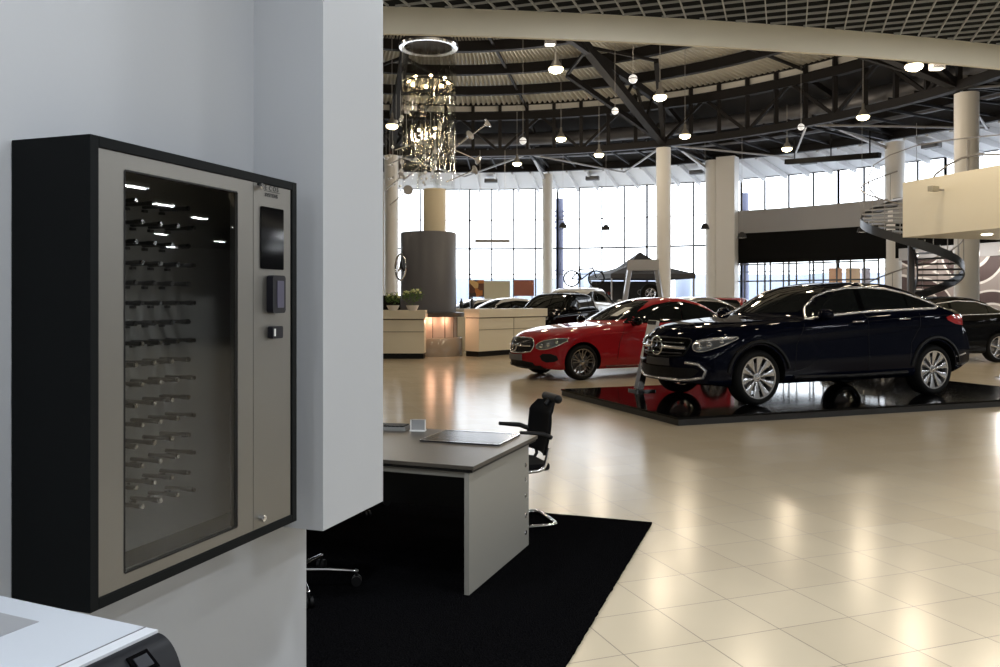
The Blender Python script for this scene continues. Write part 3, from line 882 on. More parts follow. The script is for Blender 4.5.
hl = smooth_poly([(.50,.66),(.52,.585),(.66,.575),(.80,.635),(.90,.74),(.88,.79),(.74,.775),(.60,.735)], 2)
ik = smooth_poly([(.56,.50),(.80,.50),(.84,.36),(.62,.33)], 1)
for q, sg in ((hl,1),(mirror_y(hl),-1)):
    h_ = c.patch(q, 'F', 'headlight', M_headdark, .008, .035)
    c.line(q, 'F', 'lamp_rim', M_head, .008, .01, True, parent=h_)
    for a_, b_, r_ in ((.59,.64,.045),(.69,.665,.042),(.79,.71,.032)):
        mb = MB(); mb.sphere(c.cast(sg*a_, b_, 'F', .004), r_, 12, 8); mb.build('lamp_unit', M_head, h_, smooth=60)
for q in (ik, mirror_y(ik)): c.patch(q, 'F', 'side_intake', M_black, .006, .04)
# white price sheet behind the windscreen
pts = [c.cast(.36+a_, 1.17+b_, 'F', .018) for a_, b_ in ((-.09,0),(.09,0),(.09,.17),(-.09,.17))]
mb = MB(); mb.add(pts, [(0,1,2,3)]); mb.build('windshield_sheet', mat('paper_white',(.8,.8,.78),.6), c.root)
c.patch(smooth_poly([(3.4,.98),(3.8,1.0),(3.95,.93),(3.6,.86)],1), 'L', 'tail_light', M_red_light, .006, .04)

# ---- background cars ----------------------------------------------------------
def bgcar(spec, name, label, px, Y, deg, pm, chrome=None, style='five', scl=1.0):
    th = radians(deg); fw = V((cos(th), sin(th), 0))
    p = P(px, 300, Y)
    c = Car(spec, name, label, (p.x,p.y,0), th, pm, detail=0); c.root.scale = (scl,)*3
    wb = spec['wb']
    k = {'sedan':0,'hatch':1,'coupe':2}[('hatch' if spec is HATCH else 'coupe' if spec is COUPE else 'sedan')]
    if k == 0:
        ol = [(.95,1.10),(1.25,1.27),(1.6,1.41),(2.1,1.48),(2.6,1.455),(3.0,1.35),(3.3,1.21),(3.15,1.165),(2.4,1.145),(1.6,1.115)]; cu = [(1.85,1.92),(2.85,2.88)]
        screens(c, 1.14, 1.51, .76, .54, True, 1.22, 1.5)
    elif k == 1:
        ol = [(.88,1.16),(1.15,1.36),(1.45,1.53),(1.8,1.60),(2.6,1.61),(3.1,1.57),(3.42,1.45),(3.45,1.25),(3.0,1.22),(1.8,1.19)]; cu = [(1.75,1.83),(2.62,2.70)]
        screens(c, 1.24, 1.66, .76, .6, True, 1.22, 1.58)
    else:
        ol = [(.98,1.05),(1.2,1.17),(1.45,1.29),(1.75,1.395),(2.1,1.455),(2.45,1.455),(2.8,1.385),(3.1,1.27),(3.3,1.165),(3.2,1.115),(2.6,1.085),(1.8,1.065)]; cu = [(2.32,2.38)]
        screens(c, 1.10, 1.49, .76, .52, True, 1.2, 1.45)
    c.windows(ol, cu, chrome, .013)
    for sd in (1,-1):
        for r_ in (0, wb): c.wheel(r_, sd, style)
        c.mirror(1.05, 1.13+(.1 if k == 1 else 0), sd, pm); c.handle(1.7, 1.0+(.08 if k==1 else 0), sd)
    zz = .02 if k else .06
    if k == 1: zz = .12
    gr = [(-.4,.80+zz),(.4,.80+zz),(.38,.60+zz),(-.38,.60+zz)]
    g_ = c.patch(gr, 'F', 'grille', M_gl_black, .006, .08); c.line([(-.4,.70+zz),(.4,.70+zz)], 'F', 'grille_bar', M_bright, .015, .015, parent=g_, step=.1)
    c.star(0, .70+zz, .1, g_, .03)
    hl = [(.50,.72+zz),(.66,.68+zz),(.86,.78+zz),(.86,.84+zz),(.6,.80+zz)]
    for q in (hl, mirror_y(hl)): c.patch(q, 'F', 'headlight', M_head, .008, .06)
    tl = [(.45,.95),(.80,.95),(.80,.82),(.45,.82)]
    for q in (tl, mirror_y(tl)): c.patch(q, 'B', 'tail_light', M_red_light, .008, .08)
    return c
blackp = paint('black_paint', (.003,.003,.0035), .5, 0, .35, 0)
whitep = paint('white_paint_car', (.72,.72,.72), .3, 0)
silverp = paint('silver_paint', (.45,.46,.48), .28, .8)
greyp = paint('grey_paint', (.12,.125,.13), .25, .5)
bgcar(SEDAN, 'parked_car', 'black saloon with bright window trim behind the tail of the navy SUV', 916, 20.6, 190, blackp, M_bright, 'five')
bgcar(HATCH, 'parked_car', 'black high-roofed car facing the camera beyond the right reception desk', 550, 27.6, 238, blackp, None)
bgcar(SEDAN, 'parked_car', 'white saloon just beyond the right reception desk, left of the black one', 494, 31.0, 205, whitep, None)
bgcar(HATCH, 'parked_car', 'white car with a bicycle on its roof', 589, 35.2, 62, whitep, None, scl=1.16)
bgcar(SEDAN, 'parked_car', 'silver car with white roof directly behind the red coupe roof', 672, 24.0, 197, silverp, M_bright)
bgcar(SEDAN, 'parked_car', 'small red car showing its windscreen beyond the bonnet of the navy SUV', 722, 28.3, 245, red, None)
bgcar(SEDAN, 'parked_car', 'grey car parked below the tent left of the silver arch', 630, 31.2, 190, silverp, None)
bgcar(COUPE, 'parked_car', 'pale car with raised nose farthest left, beside the dark reception cylinder', 466, 34.0, 212, whitep, None)
# ===================================================== key cabinet on the wall
def steel_mat():
    m = bpy.data.materials.new('brushed_steel'); m.use_nodes = True; nt = m.node_tree; b = nt.nodes['Principled BSDF']
    b.inputs['Base Color'].default_value = (.215,.207,.19,1); b.inputs['Metallic'].default_value = .85; b.inputs['Roughness'].default_value = .42
    tc = nt.nodes.new('ShaderNodeTexCoord'); mp = nt.nodes.new('ShaderNodeMapping'); mp.inputs['Scale'].default_value = (350,350,3)
    nz = nt.nodes.new('ShaderNodeTexNoise'); nz.inputs['Scale'].default_value = 1; nz.inputs['Detail'].default_value = 3
    nt.links.new(tc.outputs['Object'], mp.inputs[0]); nt.links.new(mp.outputs[0], nz.inputs['Vector'])
    bp = nt.nodes.new('ShaderNodeBump'); bp.inputs['Strength'].default_value = .15; bp.inputs['Distance'].default_value = .0005
    nt.links.new(nz.outputs['Fac'], bp.inputs['Height']); nt.links.new(bp.outputs[0], b.inputs['Normal'])
    return m
M_steel = steel_mat()
kc = thing('key_cabinet', 'tall black and stainless steel electronic key cabinet hung on the near wall', 'key cabinet', (-.739,1.5,.934), DA)
# local: x along the wall away from us, y into the wall, z up
CW, CH, CD = .67, .866, .188
mb = MB(); t = .0205
mb.box((t/2,CD/2,CH/2),(t,CD,CH)); mb.box((CW-t/2,CD/2,CH/2),(t,CD,CH))
mb.box((CW/2,CD/2,t/2),(CW-2*t,CD,t)); mb.box((CW/2,CD/2,CH-t/2),(CW-2*t,CD,t)); mb.box((CW/2,CD-.005,CH/2),(CW-2*t,.01,CH-2*t))
o = mb.build('housing', M_blackpaint, kc)
bv = o.modifiers.new('b','BEVEL'); bv.width = .0015; bv.segments = 2
x0, x1, z0, z1 = .0215, .4885, .0215, .8445
gx0, gx1, gz0, gz1 = .0863, .428, .047, .812
mb = MB()
for bx in (((x0+gx0)/2,(z0+z1)/2,gx0-x0,z1-z0),((gx1+x1)/2,(z0+z1)/2,x1-gx1,z1-z0),((gx0+gx1)/2,(z0+gz0)/2,gx1-gx0,gz0-z0),((gx0+gx1)/2,(z1+gz1)/2,gx1-gx0,z1-gz1)):
    mb.box((bx[0],.012,bx[1]),(bx[2],.018,bx[3]))
door = mb.build('door', M_steel, kc)
mb = MB(); mb.box(((gx0+gx1)/2,.009,(gz0+gz1)/2),(gx1-gx0-.0005,.005,gz1-gz0-.0005))
mb.build('door_glass', pane_mat('smoked_glass', (.70,.70,.69), .01, 1.5), door)
mb = MB()
for a,b,w,h in ((gx0-.001,(gz0+gz1)/2,.003,gz1-gz0),(gx1+.001,(gz0+gz1)/2,.003,gz1-gz0),((gx0+gx1)/2,gz0-.001,gx1-gx0,.003),((gx0+gx1)/2,gz1+.001,gx1-gx0,.003)): mb.box((a,.003,b),(w,.002,h))
mb.build('glass_seal', M_black, door)
mb = MB(); mb.box(((.4905+.645)/2,.012,(z0+z1)/2),(.645-.4905,.018,z1-z0))
cp = mb.build('control_panel', M_steel, kc)
mb = MB(); mb.box(((x0+.645)/2,.17,(z0+z1)/2),(.62,.012,z1-z0))
inner = mb.build('back_plate', mat('inner_plate',(.42,.42,.41),.5,0), kc)
def loc_z(z): return z-.934
mb = MB(); mb.rbox(((.516+.612)/2,.002,loc_z(1.65)),(.094,.004,.150),.003,axis='y'); mb.build('screen', M_gl_black, cp, smooth=30)
mb = MB(); mb.rbox((.570,-.006,loc_z(1.514)),(.054,.018,.092),.008,axis='y'); rd = mb.build('card_reader', mat('reader_black',(.008,.008,.012),.45,0,.25), cp, smooth=30)
mb = MB(); mb.rbox((.574,-.0155,loc_z(1.514)),(.028,.002,.066),.003,axis='y'); mb.build('reader_face', mat('reader_violet',(.06,.055,.095),.35), rd)
mb = MB(); mb.rbox((.570,-.004,loc_z(1.421)),(.044,.014,.030),.005,axis='y'); mb.build('push_button', MATS['reader_black'], cp, smooth=30)
mb = MB(); mb.box((.556,-.0115,loc_z(1.421)),(.006,.002,.018)); mb.build('button_light', mat('indicator_pale',(.7,.7,.68),.4), cp)
for x_, z_ in ((.508,1.770),(.516,.979)):
    mb = MB(); mb.cyl((x_,.004,loc_z(z_)),(x_,-.010,loc_z(z_)),.0085,.0075,20); mb.cyl((x_,-.010,loc_z(z_)),(x_,-.012,loc_z(z_)),.005,.005,16)
    mb.box((x_,-.0125,loc_z(z_)),(.0015,.001,.006)); mb.build('key_lock', M_steelb, cp, smooth=40)
def text(s, size, name, m, parent, loc, rot, ext=.0003, align='LEFT', extrude=None):
    cu = bpy.data.curves.new(name, 'FONT'); cu.body = s; cu.size = size; cu.extrude = ext; cu.offset = .00035; cu.align_x = align
    o = bpy.data.objects.new(name, cu); COL.objects.link(o)
    dg = bpy.context.evaluated_depsgraph_get(); me = bpy.data.meshes.new_from_object(o.evaluated_get(dg))
    bpy.data.objects.remove(o); o = bpy.data.objects.new(name, me); COL.objects.link(o); me.materials.clear(); me.materials.append(m)
    o.parent = parent; o.location = loc; o.rotation_euler = rot
    return o
M_ink = mat('ink_black', (.015,.015,.015), .5)
for k_, ch_ in enumerate('ECOS'): text(ch_, .0155, 'logo_letter', M_ink, cp, (.535+.0165*k_,.0024,loc_z(1.7668)), (pi/2,0,0)).scale = (1.05,1,1)
text('SYSTEMS', .0125, 'logo_lettering', M_ink, cp, (.535,.0024,loc_z(1.7505)), (pi/2,0,0)).scale = (1.12,1,1)
mb = MB(); mb.box((.565,.0022,loc_z(1.7640)),(.064,.001,.0014)); mb.build('logo_line', M_ink, cp)
M_peg = mat('peg_metal', (.11,.11,.11), .35, .7)
for r_ in range(16):
    for k in range(6):
        x_ = .098+.0535*k+(.018 if r_ % 2 else 0); z_ = .772-.0425*r_
        if x_ > .40: continue
        mb = MB(); mb.cyl((x_,.164,z_),(x_,.105,z_),.0045,.0045,8); mb.cyl((x_,.105,z_),(x_,.088,z_),.0058,.0058,8)
        mb.mi = 1; mb.cyl((x_,.088,z_),(x_,.084,z_),.0062,.005,8); mb.mi = 0; mb.box((x_,.160,z_-.009),(.012,.008,.006))
        mb.build('key_peg', [M_peg, M_steelb], kc, smooth=40)

# --------------------------------------- printer-like device in the lower left
M_dev = mat('device_white', (.56,.60,.66), .5)
M_devb = mat('device_dark', (.009,.010,.013), .45, 0, .25)
pr = thing('office_machine', 'white office machine with a rounded black button panel, nearest at lower left', 'office machine', (-.472,1.15,0), radians(66))
# local: x along wall direction (away), y toward wall (left), z up; corner at origin
zt_ = 1.044
mb = MB(); mb.rbox((-.30,.22,.9),(.60,.40,.288),.006,axis='x'); mb.build('case', M_dev, pr, smooth=30)
mb = MB(); mb.box((-.30,.012,zt_-.0025),(.60,.022,.005)); mb.build('case_edge', mat('device_edge',(.72,.75,.8),.4), pr)
prof = []; R_ = .075
for k in range(13): a = radians(90-90*k/12); prof.append((-.0-R_*cos(a)*.62, zt_-.004-R_*(1-sin(a))))
prof = [(.018, zt_-.004)] + prof + [(prof[-1][0]-.004, .78), (.018, .78)]
mb = MB(); vs = [(0.0,y,z) for y,z in prof]+[(-.6,y,z) for y,z in prof]; n_ = len(prof)
mb.add(vs, [tuple(range(n_)), tuple(range(2*n_-1,n_-1,-1))]+[(i,(i+1)%n_,n_+(i+1)%n_,n_+i) for i in range(n_)])
fr = mb.build('front_panel', M_devb, pr, smooth=30)
for x_ in (-.055,-.135):
    a = radians(52); cy_, cz_ = -R_*cos(a)*.62-.0005, zt_-.004-R_*(1-sin(a))+.0005
    R3 = Matrix.Rotation(radians(-38)*-1, 3, 'X')
    mb = MB(); mb.box((x_,cy_,cz_),(.034,.030,.006),R=R3); b_ = mb.build('button', M_gl_black, fr)
    mb = MB(); mb.box(V((x_,cy_,cz_))+R3@V((.0,.0,.0035)),(.022,.018,.002),R=R3); mb.build('button_cap', mat('button_grey',(.02,.022,.028),.35,0,.3), b_)
mb = MB(); mb.box((-.09,.262,zt_+.0002),(.085,.17,.001)); mb.build('top_window', mat('device_grey',(.33,.34,.36),.5), pr)
mb = MB(); mb.box((-.30,.0245,zt_+.0002),(.60,.0015,.001)); mb.build('seam', mat('seam_grey',(.22,.23,.25),.5), pr)
tb = thing('machine_stand', 'grey stand under the office machine, below the frame edge', 'stand', (-.472,1.15,0), radians(66))
mb = MB(); mb.box((-.30,.21,.72),(.60,.42,.056)); mb.build('top', M_dev, tb)
for x_ in (-.05,-.55):
    for y_ in (.05,.38): mb = MB(); mb.box((x_,y_,.346),(.04,.04,.692)); mb.build('leg', M_dev, tb)

# ------------------------------------------------------------------ black carpet
def carpet_mat():
    m = bpy.data.materials.new('carpet_black'); m.use_nodes = True; nt = m.node_tree; b = nt.nodes['Principled BSDF']
    b.inputs['Roughness'].default_value = 1; b.inputs['Specular IOR Level'].default_value = 0
    tc = nt.nodes.new('ShaderNodeTexCoord'); nz = nt.nodes.new('ShaderNodeTexNoise'); nz.inputs['Scale'].default_value = 130; nz.inputs['Detail'].default_value = 5
    n2 = nt.nodes.new('ShaderNodeTexNoise'); n2.inputs['Scale'].default_value = 3
    cr = nt.nodes.new('ShaderNodeValToRGB'); e = cr.color_ramp.elements
    e[0].color = (.0008,.0008,.001,1); e[1].color = (.010,.010,.011,1); e[0].position = .35; e[1].position = .8
    nt.links.new(tc.outputs['Object'], nz.inputs[0]); nt.links.new(tc.outputs['Object'], n2.inputs[0])
    nt.links.new(nz.outputs['Fac'], cr.inputs[0]); nt.links.new(cr.outputs[0], b.inputs['Base Color'])
    bp = nt.nodes.new('ShaderNodeBump'); bp.inputs['Strength'].default_value = 1; bp.inputs['Distance'].default_value = .012
    nt.links.new(nz.outputs['Fac'], bp.inputs['Height']); nt.links.new(bp.outputs[0], b.inputs['Normal'])
    return m
M_carpet = carpet_mat()
Fc = V((1.018,5.57,0)); mb = MB(); n_ = 150; L1, L2 = 3.9, 3.9
edge = []
random.seed(3)
def jit(): return random.uniform(-.0025,.0025)
pts = []
for k in range(n_): pts.append(Fc - N*(L2*k/n_) + D*jit())
pts += [Fc-N*L2, Fc-N*L2-D*3.37, Fc-N*.49-D*3.37, Fc-N*.49-D*L1]
for k in range(n_): pts.append(Fc - D*L1*(1-k/n_) + N*jit())
mb.prism([(p.x,p.y) for p in pts], .001, .014)
tag(mb.build('carpet', M_carpet), 'large black shaggy carpet under the desk and office chairs', 'carpet')

# --------------------------------------------------------------------- the desk
ZT = .667
dk = thing('office_desk', 'grey-brown office desk with light side panel standing on the black carpet', 'desk', (-.154,4.19,.014), radians(69.2))
# local x = away along D, y = toward the left
M_top = mat('desk_top', (.055,.048,.040), .33, 0, .45)
M_edge = mat('desk_edge', (.22,.21,.19), .4)
M_panel = mat('desk_panel', (.27,.26,.23), .5)
z = ZT-.014
mb = MB(); mb.box((.495,.80,z-.010),(1.03,1.66,.020)); tp = mb.build('desk_top', M_top, dk)
bv = tp.modifiers.new('b','BEVEL'); bv.width = .002; bv.segments = 2
mb = MB(); mb.box((.495,.80,z-.0275),(1.01,1.64,.015)); mb.build('desk_shadow_gap', M_black, dk)  # black layer stands in for the shadow gap under the top
for y_ in (.013,1.587):
    mb = MB(); mb.box((.46,y_,(z-.040)/2),(.93,.026,z-.040)); sp = mb.build('side_panel', M_panel, dk)
    if y_ < 1:
        for v_ in (466,480.5,497,517,534):
            zc_ = 1.5-(v_-300)/F*4.97-.014; mb = MB()
            mb.lathe([(.008,0),(.008,-.003),(.013,-.004),(.0145,-.001),(.0145,0)], (.868,0,zc_), 'y', 16)
            mb.build('bolt_ring', M_steelb, sp, smooth=40)
            mb = MB(); mb.cyl((.868,-.0005,zc_),(.868,-.0015,zc_),.008,.008,12); mb.build('bolt_hole', M_black, sp)
mb = MB(); mb.box((.03,.80,z-.052),(.03,1.54,.032)); mb.build('front_rail', M_panel, dk)
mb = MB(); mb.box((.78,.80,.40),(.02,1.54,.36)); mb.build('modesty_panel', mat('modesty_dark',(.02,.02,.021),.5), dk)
def on_desk(x, y): return (dk.location.x, dk.location.y)  # unused
def dl(x, y, z): D6 = V((cos(radians(69.2)),sin(radians(69.2)),0)); p = V((-.154,4.19,.014)) + D6*x + V((-D6.y,D6.x,0))*y; return V((p.x,p.y,z))
# blotter
a = dl(.70,.31,ZT); b = thing('desk_pad', 'dark glossy document pad lying on the far right of the desk', 'desk pad', (a.x,a.y,ZT), DA)
mb = MB(); mb.rbox((.06,.0,.004),(.40,.50,.008),.01); mb.build('pad', mat('pad_dark',(.02,.02,.023),.2,0,.4), b)
mb = MB()
for x_,y_,w,h in ((-.137,0,.006,.50),(.257,0,.006,.50),(.06,-.247,.40,.006),(.06,.247,.40,.006)): mb.box((x_,y_,.0085),(w,h,.002))
mb.build('pad_rim', M_steelb, b)
a = dl(.92,.74,ZT); b = thing('card_holder', 'small white framed card holder standing on the desk beside the pad', 'card holder', (a.x,a.y,ZT), radians(-8))
mb = MB(); mb.box((0,0,.035),(.085,.035,.07)); mb.build('block', mat('holder_grey',(.28,.28,.28),.3), b)
mb = MB(); mb.box((0,-.018,.003),(.10,.05,.006)); mb.box((-.047,-.018,.035),(.006,.01,.07)); mb.box((.047,-.018,.035),(.006,.01,.07)); mb.build('frame', M_white, b)
a = dl(.90,1.02,ZT); b = thing('keyboard', 'low dark keyboard with a pale edge at the back left of the desk', 'keyboard', (a.x,a.y,ZT), radians(-12))
mb = MB(); mb.rbox((0,0,.011),(.40,.13,.022),.008); mb.build('base', mat('keyb_pale',(.22,.22,.21),.4), b)
mb = MB()
for r_ in range(4):
    for k in range(14): mb.box((-.18+k*.0275,-.045+r_*.028,.026),(.024,.024,.008))
mb.build('keys', M_black, b)

# -------------------------------------------------------------- cantilever chair
a = G(541,531,.014); vc = thing('visitor_chair', 'black mesh visitor chair on bent chrome tube behind the desk corner', 'chair', (.125,5.57,.0165), radians(198))
# local +x forward (chair faces -X world, toward the left), y lateral
S_ = .835
def q3(x,y,z): return V((x*S_,y*S_,z*S_))
mb = MB()
path = [(-.17,-.23,.62),(-.13,-.23,.45),(.19,-.23,.43),(.235,-.23,.39),(.20,-.23,.05),(.16,-.23,.016),(-.20,-.23,.014),(-.25,-.19,.014)]
pts = path + [(x,-y,z) for x,y,z in path[::-1]]
sm = [pts[0]]
for i in range(1,len(pts)-1):
    p0,p1,p2 = map(V,(pts[i-1],pts[i],pts[i+1])); d0 = min(.05,(p1-p0).length*.45); d1 = min(.05,(p2-p1).length*.45)
    A_ = p1+(p0-p1).normalized()*d0; B_ = p1+(p2-p1).normalized()*d1
    for k in range(5): t_ = k/4; sm.append(tuple(A_*(1-t_)**2+p1*2*t_*(1-t_)+B_*t_*t_))
sm.append(pts[-1])
mb.tube([q3(*p) for p in sm], .0125, 10); mb.build('frame', M_steelb, vc, smooth=50)
mb = MB(); mb.rbox(q3(.03,0,.465),(.46*S_,.44*S_,.055*S_),.05,5); st_ = mb.build('seat', mat('chair_fabric',(.004,.004,.0045),.9,0,.1), vc, smooth=40)
bv = st_.modifiers.new('b','BEVEL'); bv.width = .015; bv.segments = 3
mb = MB(); vs = []; fs = []; nu, nv2 = 12, 14
for s2 in (0,1):
    for i in range(nv2+1):
        t_ = i/nv2; zz = .56+.40*t_; xx = -.17-.05*t_-.03*sin(pi*t_)*.5-(.05*max(0,t_-.8)/.2)-.022*s2
        w_ = .215+.02*sin(pi*t_) - .05*max(0,(t_-.85)/.15)
        for j in range(nu+1):
            u_ = -1+2*j/nu; vs.append(q3(xx+.045*u_*u_, w_*u_, zz))
Np = (nv2+1)*(nu+1)
for s2 in (0,1):
    for i in range(nv2):
        for j in range(nu):
            b_ = s2*Np+i*(nu+1)+j; fs.append((b_,b_+1,b_+nu+2,b_+nu+1))
for i in range(nv2):
    for j in (0,nu): b_ = i*(nu+1)+j; fs.append((b_,b_+nu+1,b_+nu+1+Np,b_+Np))
for j in range(nu):
    for i in (0,nv2): b_ = i*(nu+1)+j; fs.append((b_,b_+1,b_+1+Np,b_+Np))
mb.add(vs, fs); mb.build('backrest', mat('chair_mesh',(.004,.004,.0045),.8,0,.1), vc, smooth=50)
mb = MB(); mb.tube([q3(-.285,y_*.045,.985) for y_ in range(-3,4)], .035*S_, 12); mb.sphere(q3(-.285,-.135,.985),.035*S_,10,8); mb.sphere(q3(-.285,.135,.985),.035*S_,10,8)
mb.tube([q3(-.235,0,.93),q3(-.285,0,.985)], .02, 8); mb.build('headrest', M_black, vc, smooth=50)
for y_ in (-.25,.25):
    mb = MB(); mb.tube([q3(-.19,y_*.9,.70),q3(-.10,y_*1.05,.735),q3(.08,y_*1.05,.755)], [.016,.017,.013], 8)
    mb.build('armrest', M_black, vc, smooth=50)
for y_ in (-.12,.12): 
    mb = MB(); mb.tube([q3(-.16,y_,.46),q3(-.20,y_,.52),q3(-.185,y_,.60)], .012, 8); mb.build('back_support', M_black, vc, smooth=50)

# ---------------------------------------------------------------- office chairs
def office_chair(label, loc, rz):
    r = thing('office_chair', label, 'chair', loc, rz, None)
    hub = MB(); hub.lathe([(0,.115),(.035,.115),(.04,.10),(.04,.06),(.03,.05),(0,.05)], n=16); hub.build('hub', M_steelb, r, smooth=40)
    for k in range(5):
        a = 2*pi*k/5; u = V((cos(a),sin(a),0))
        mb = MB(); mb.tube([u*.03+V((0,0,.092)), u*.16+V((0,0,.088)), u*.305+V((0,0,.075))], [.018,.014,.010], 8); mb.sphere(u*.305+V((0,0,.075)),.012,8,6)
        lg = mb.build('leg', M_steelb, r, smooth=50)
        mb = MB(); t_ = V((-u.y,u.x,0))
        for s2 in (-1,1): c_ = u*.305+t_*s2*.014+V((0,0,.026)); mb.cyl(c_-t_*.008, c_+t_*.008, .026, n=14)
        mb.cyl(u*.305+V((0,0,.03)), u*.305+V((0,0,.07)), .008, n=8); mb.build('caster', M_black, lg, smooth=40)
    mb = MB(); mb.cyl((0,0,.11),(0,0,.40),.022,n=12); mb.build('gas_column', M_black, r, smooth=40)
    mb = MB(); mb.rbox((.0,0,.44),(.46,.44,.06),.08,5); o = mb.build('seat', MATS['chair_fabric'], r, smooth=40)
    bv = o.modifiers.new('b','BEVEL'); bv.width = .02; bv.segments = 3
    mb = MB(); vs = []; fs = []
    for s2 in (0,1):
        for i in range(9):
            t_ = i/8; 
            for j in range(9):
                u_ = -1+2*j/8; w_ = .20+.02*sin(pi*t_); vs.append((-.22-.04*t_+.04*u_*u_-.03*s2, w_*u_, .52+.46*t_))
    for s2 in (0,1):
        for i in range(8):
            for j in range(8): b_ = s2*81+i*9+j; fs.append((b_,b_+1,b_+10,b_+9))
    for i in range(8):
        for j in (0,8): b_ = i*9+j; fs.append((b_,b_+9,b_+90,b_+81))
        for j in (0,72): b_ = i+j; fs.append((b_,b_+1,b_+82,b_+81))
    mb.add(vs, fs); mb.build('backrest', MATS['chair_mesh'], r, smooth=50)
    mb = MB(); mb.tube([(-.05,0,.40),(-.22,0,.42),(-.26,0,.56)], .018, 8); mb.build('back_support', M_black, r, smooth=50)
    return r
office_chair('black swivel chair with chrome star base, its nearest legs showing past the wall end', (-1.05,4.30,.014), radians(78))
office_chair('black swivel chair mostly hidden behind the wall block, one chrome leg tip showing', (-1.105,5.91,.014), radians(-50))

# ================================================================= display platform
th = radians(20.0); e1 = V((cos(th),sin(th),0)); e2 = V((-sin(th),cos(th),0))
p0 = V((2.12,9.9,0)); c_ = p0+e1*3.43+e2*1.7
pf = thing('display_platform', 'low glossy black display platform under the navy SUV', 'platform', (c_.x,c_.y,0), th)
mb = MB(); mb.box((0,0,.0875),(6.86,3.4,.025)); mb.build('deck', M_gl_black, pf)
mb = MB(); mb.box((0,0,.0375),(6.84,3.38,.075)); mb.build('skirt', mat('platform_side',(.02,.02,.02),.35), pf)
# leaning information stand between the cars
a = G(641,386,.1); st_ = thing('information_stand', 'slim leaning information stand with white panel and chrome foot on the platform corner', 'display stand', (a.x,a.y,.1), radians(20))
st_.location = (2.19,12.85,.1)
def stand(root):
    mb = MB(); Rr = Matrix.Rotation(radians(14), 3, 'Y')
    mb.rbox((0,0,.015),(.34,.30,.03),.03); mb.build('foot', M_steelb, root, smooth=30)
    mb = MB(); mb.box((.0,0,.25),(.10,.12,.46),R=Rr); mb.build('chrome_stem', M_steelb, root)
    mb = MB(); mb.rbox((0,0,0),(.05,.26,.62),.02,axis='x'); o = mb.build('panel', mat('stand_white',(.88,.88,.86),.35), root, smooth=30)
    o.location = (.14,0,.78); o.rotation_euler = (0,radians(14),0)
    mb = MB(); mb.box((-.027,0,.27),(.006,.24,.06)); mb.build('panel_head', M_black, o)
stand(st_)
st2 = thing('information_stand', 'chrome-stemmed information stand cut off by the right edge, before the black saloon', 'display stand', (0,0,0), radians(0))
a = G(1007,379,0); st2.location = (a.x,a.y,0)
stand(st2)

# ============================================================= reception in the middle
pr_ = P(428.5,300,22.7); px_, py_ = pr_.x, pr_.y
rc = thing('reception_core', 'dark grey round reception core with a chrome star ring on its left', 'reception core', (px_,py_,0))
mb = MB(); mb.lathe([(.0,1.17),(.76,1.17),(.76,3.30),(.74,3.33),(0,3.33)], n=56); mb.build('drum', M_greyp, rc, smooth=40)
mb = MB(); mb.lathe([(.0,1.05),(.98,1.05),(.98,1.16),(0,1.16)], n=56); mb.build('canopy_ring', mat('canopy_bronze',(.07,.06,.05),.35), rc, smooth=40)
mb = MB(); mb.lathe([(.78,0),(.78,1.05)], n=56); mb.build('stone_column', M_pink, rc, smooth=40)
mb = MB()
for k in range(14):
    a_ = 2*pi*k/14; mb.box((.785*cos(a_),.785*sin(a_),.52),(.012,.02,1.04),rz=a_)
mb.build('column_joints', mat('joint_brown',(.16,.12,.10),.5), rc)
mb = MB(); mb.lathe([(0,0),(.93,0),(.93,.46),(.90,.50),(0,.50)], n=56); mb.build('plinth', mat('plinth_stone',(.36,.31,.25),.15), rc, smooth=40)
# lamp under the canopy
L = bpy.data.lights.new('canopy_lamp','POINT'); L.energy = 5; L.color = (1,.55,.35); L.shadow_soft_size = .1
o = bpy.data.objects.new('canopy_lamp', L); COL.objects.link(o); o.location = (px_+.15,py_-.92,.96)
for da_ in (-35,40):
    o2 = o.copy(); COL.objects.link(o2); a_ = radians(-90+da_); o2.location = (px_+.92*cos(a_), py_+.92*sin(a_), .96)
mb = MB(); R_ = .35; a_ = radians(-150)
ce = V((.80*cos(a_),.80*sin(a_),2.38)); tn = V((-sin(a_),cos(a_),0)); up = V((0,0,1)); ou = V((cos(a_),sin(a_),0))
mb.tube([ce+tn*R_*cos(t*pi/18)+up*R_*sin(t*pi/18)+ou*.02 for t in range(36)], .03, 8, closed=True)
for k in range(3):
    g_ = pi/2+2*pi*k/3; d_ = tn*cos(g_)+up*sin(g_); w_ = -tn*sin(g_)+up*cos(g_)
    mb.add([ce+ou*.07, ce+w_*.055, ce+d_*R_, ce-w_*.055], [(0,1,2),(0,2,3)])
    mb.cyl(ce-ou*.06, ce+ou*.03, .02, n=8)
mb.build('star_emblem', M_steelb, rc, smooth=50)
# cream core above the drum belongs to the chandelier foot
mb = MB(); mb.lathe([(0,3.33),(.31,3.33),(.31,4.5),(.29,4.52),(0,4.52)], (.17,0,0), n=32); mb.build('cream_core', mat('core_cream',(.85,.76,.56),.35), rc, smooth=40)

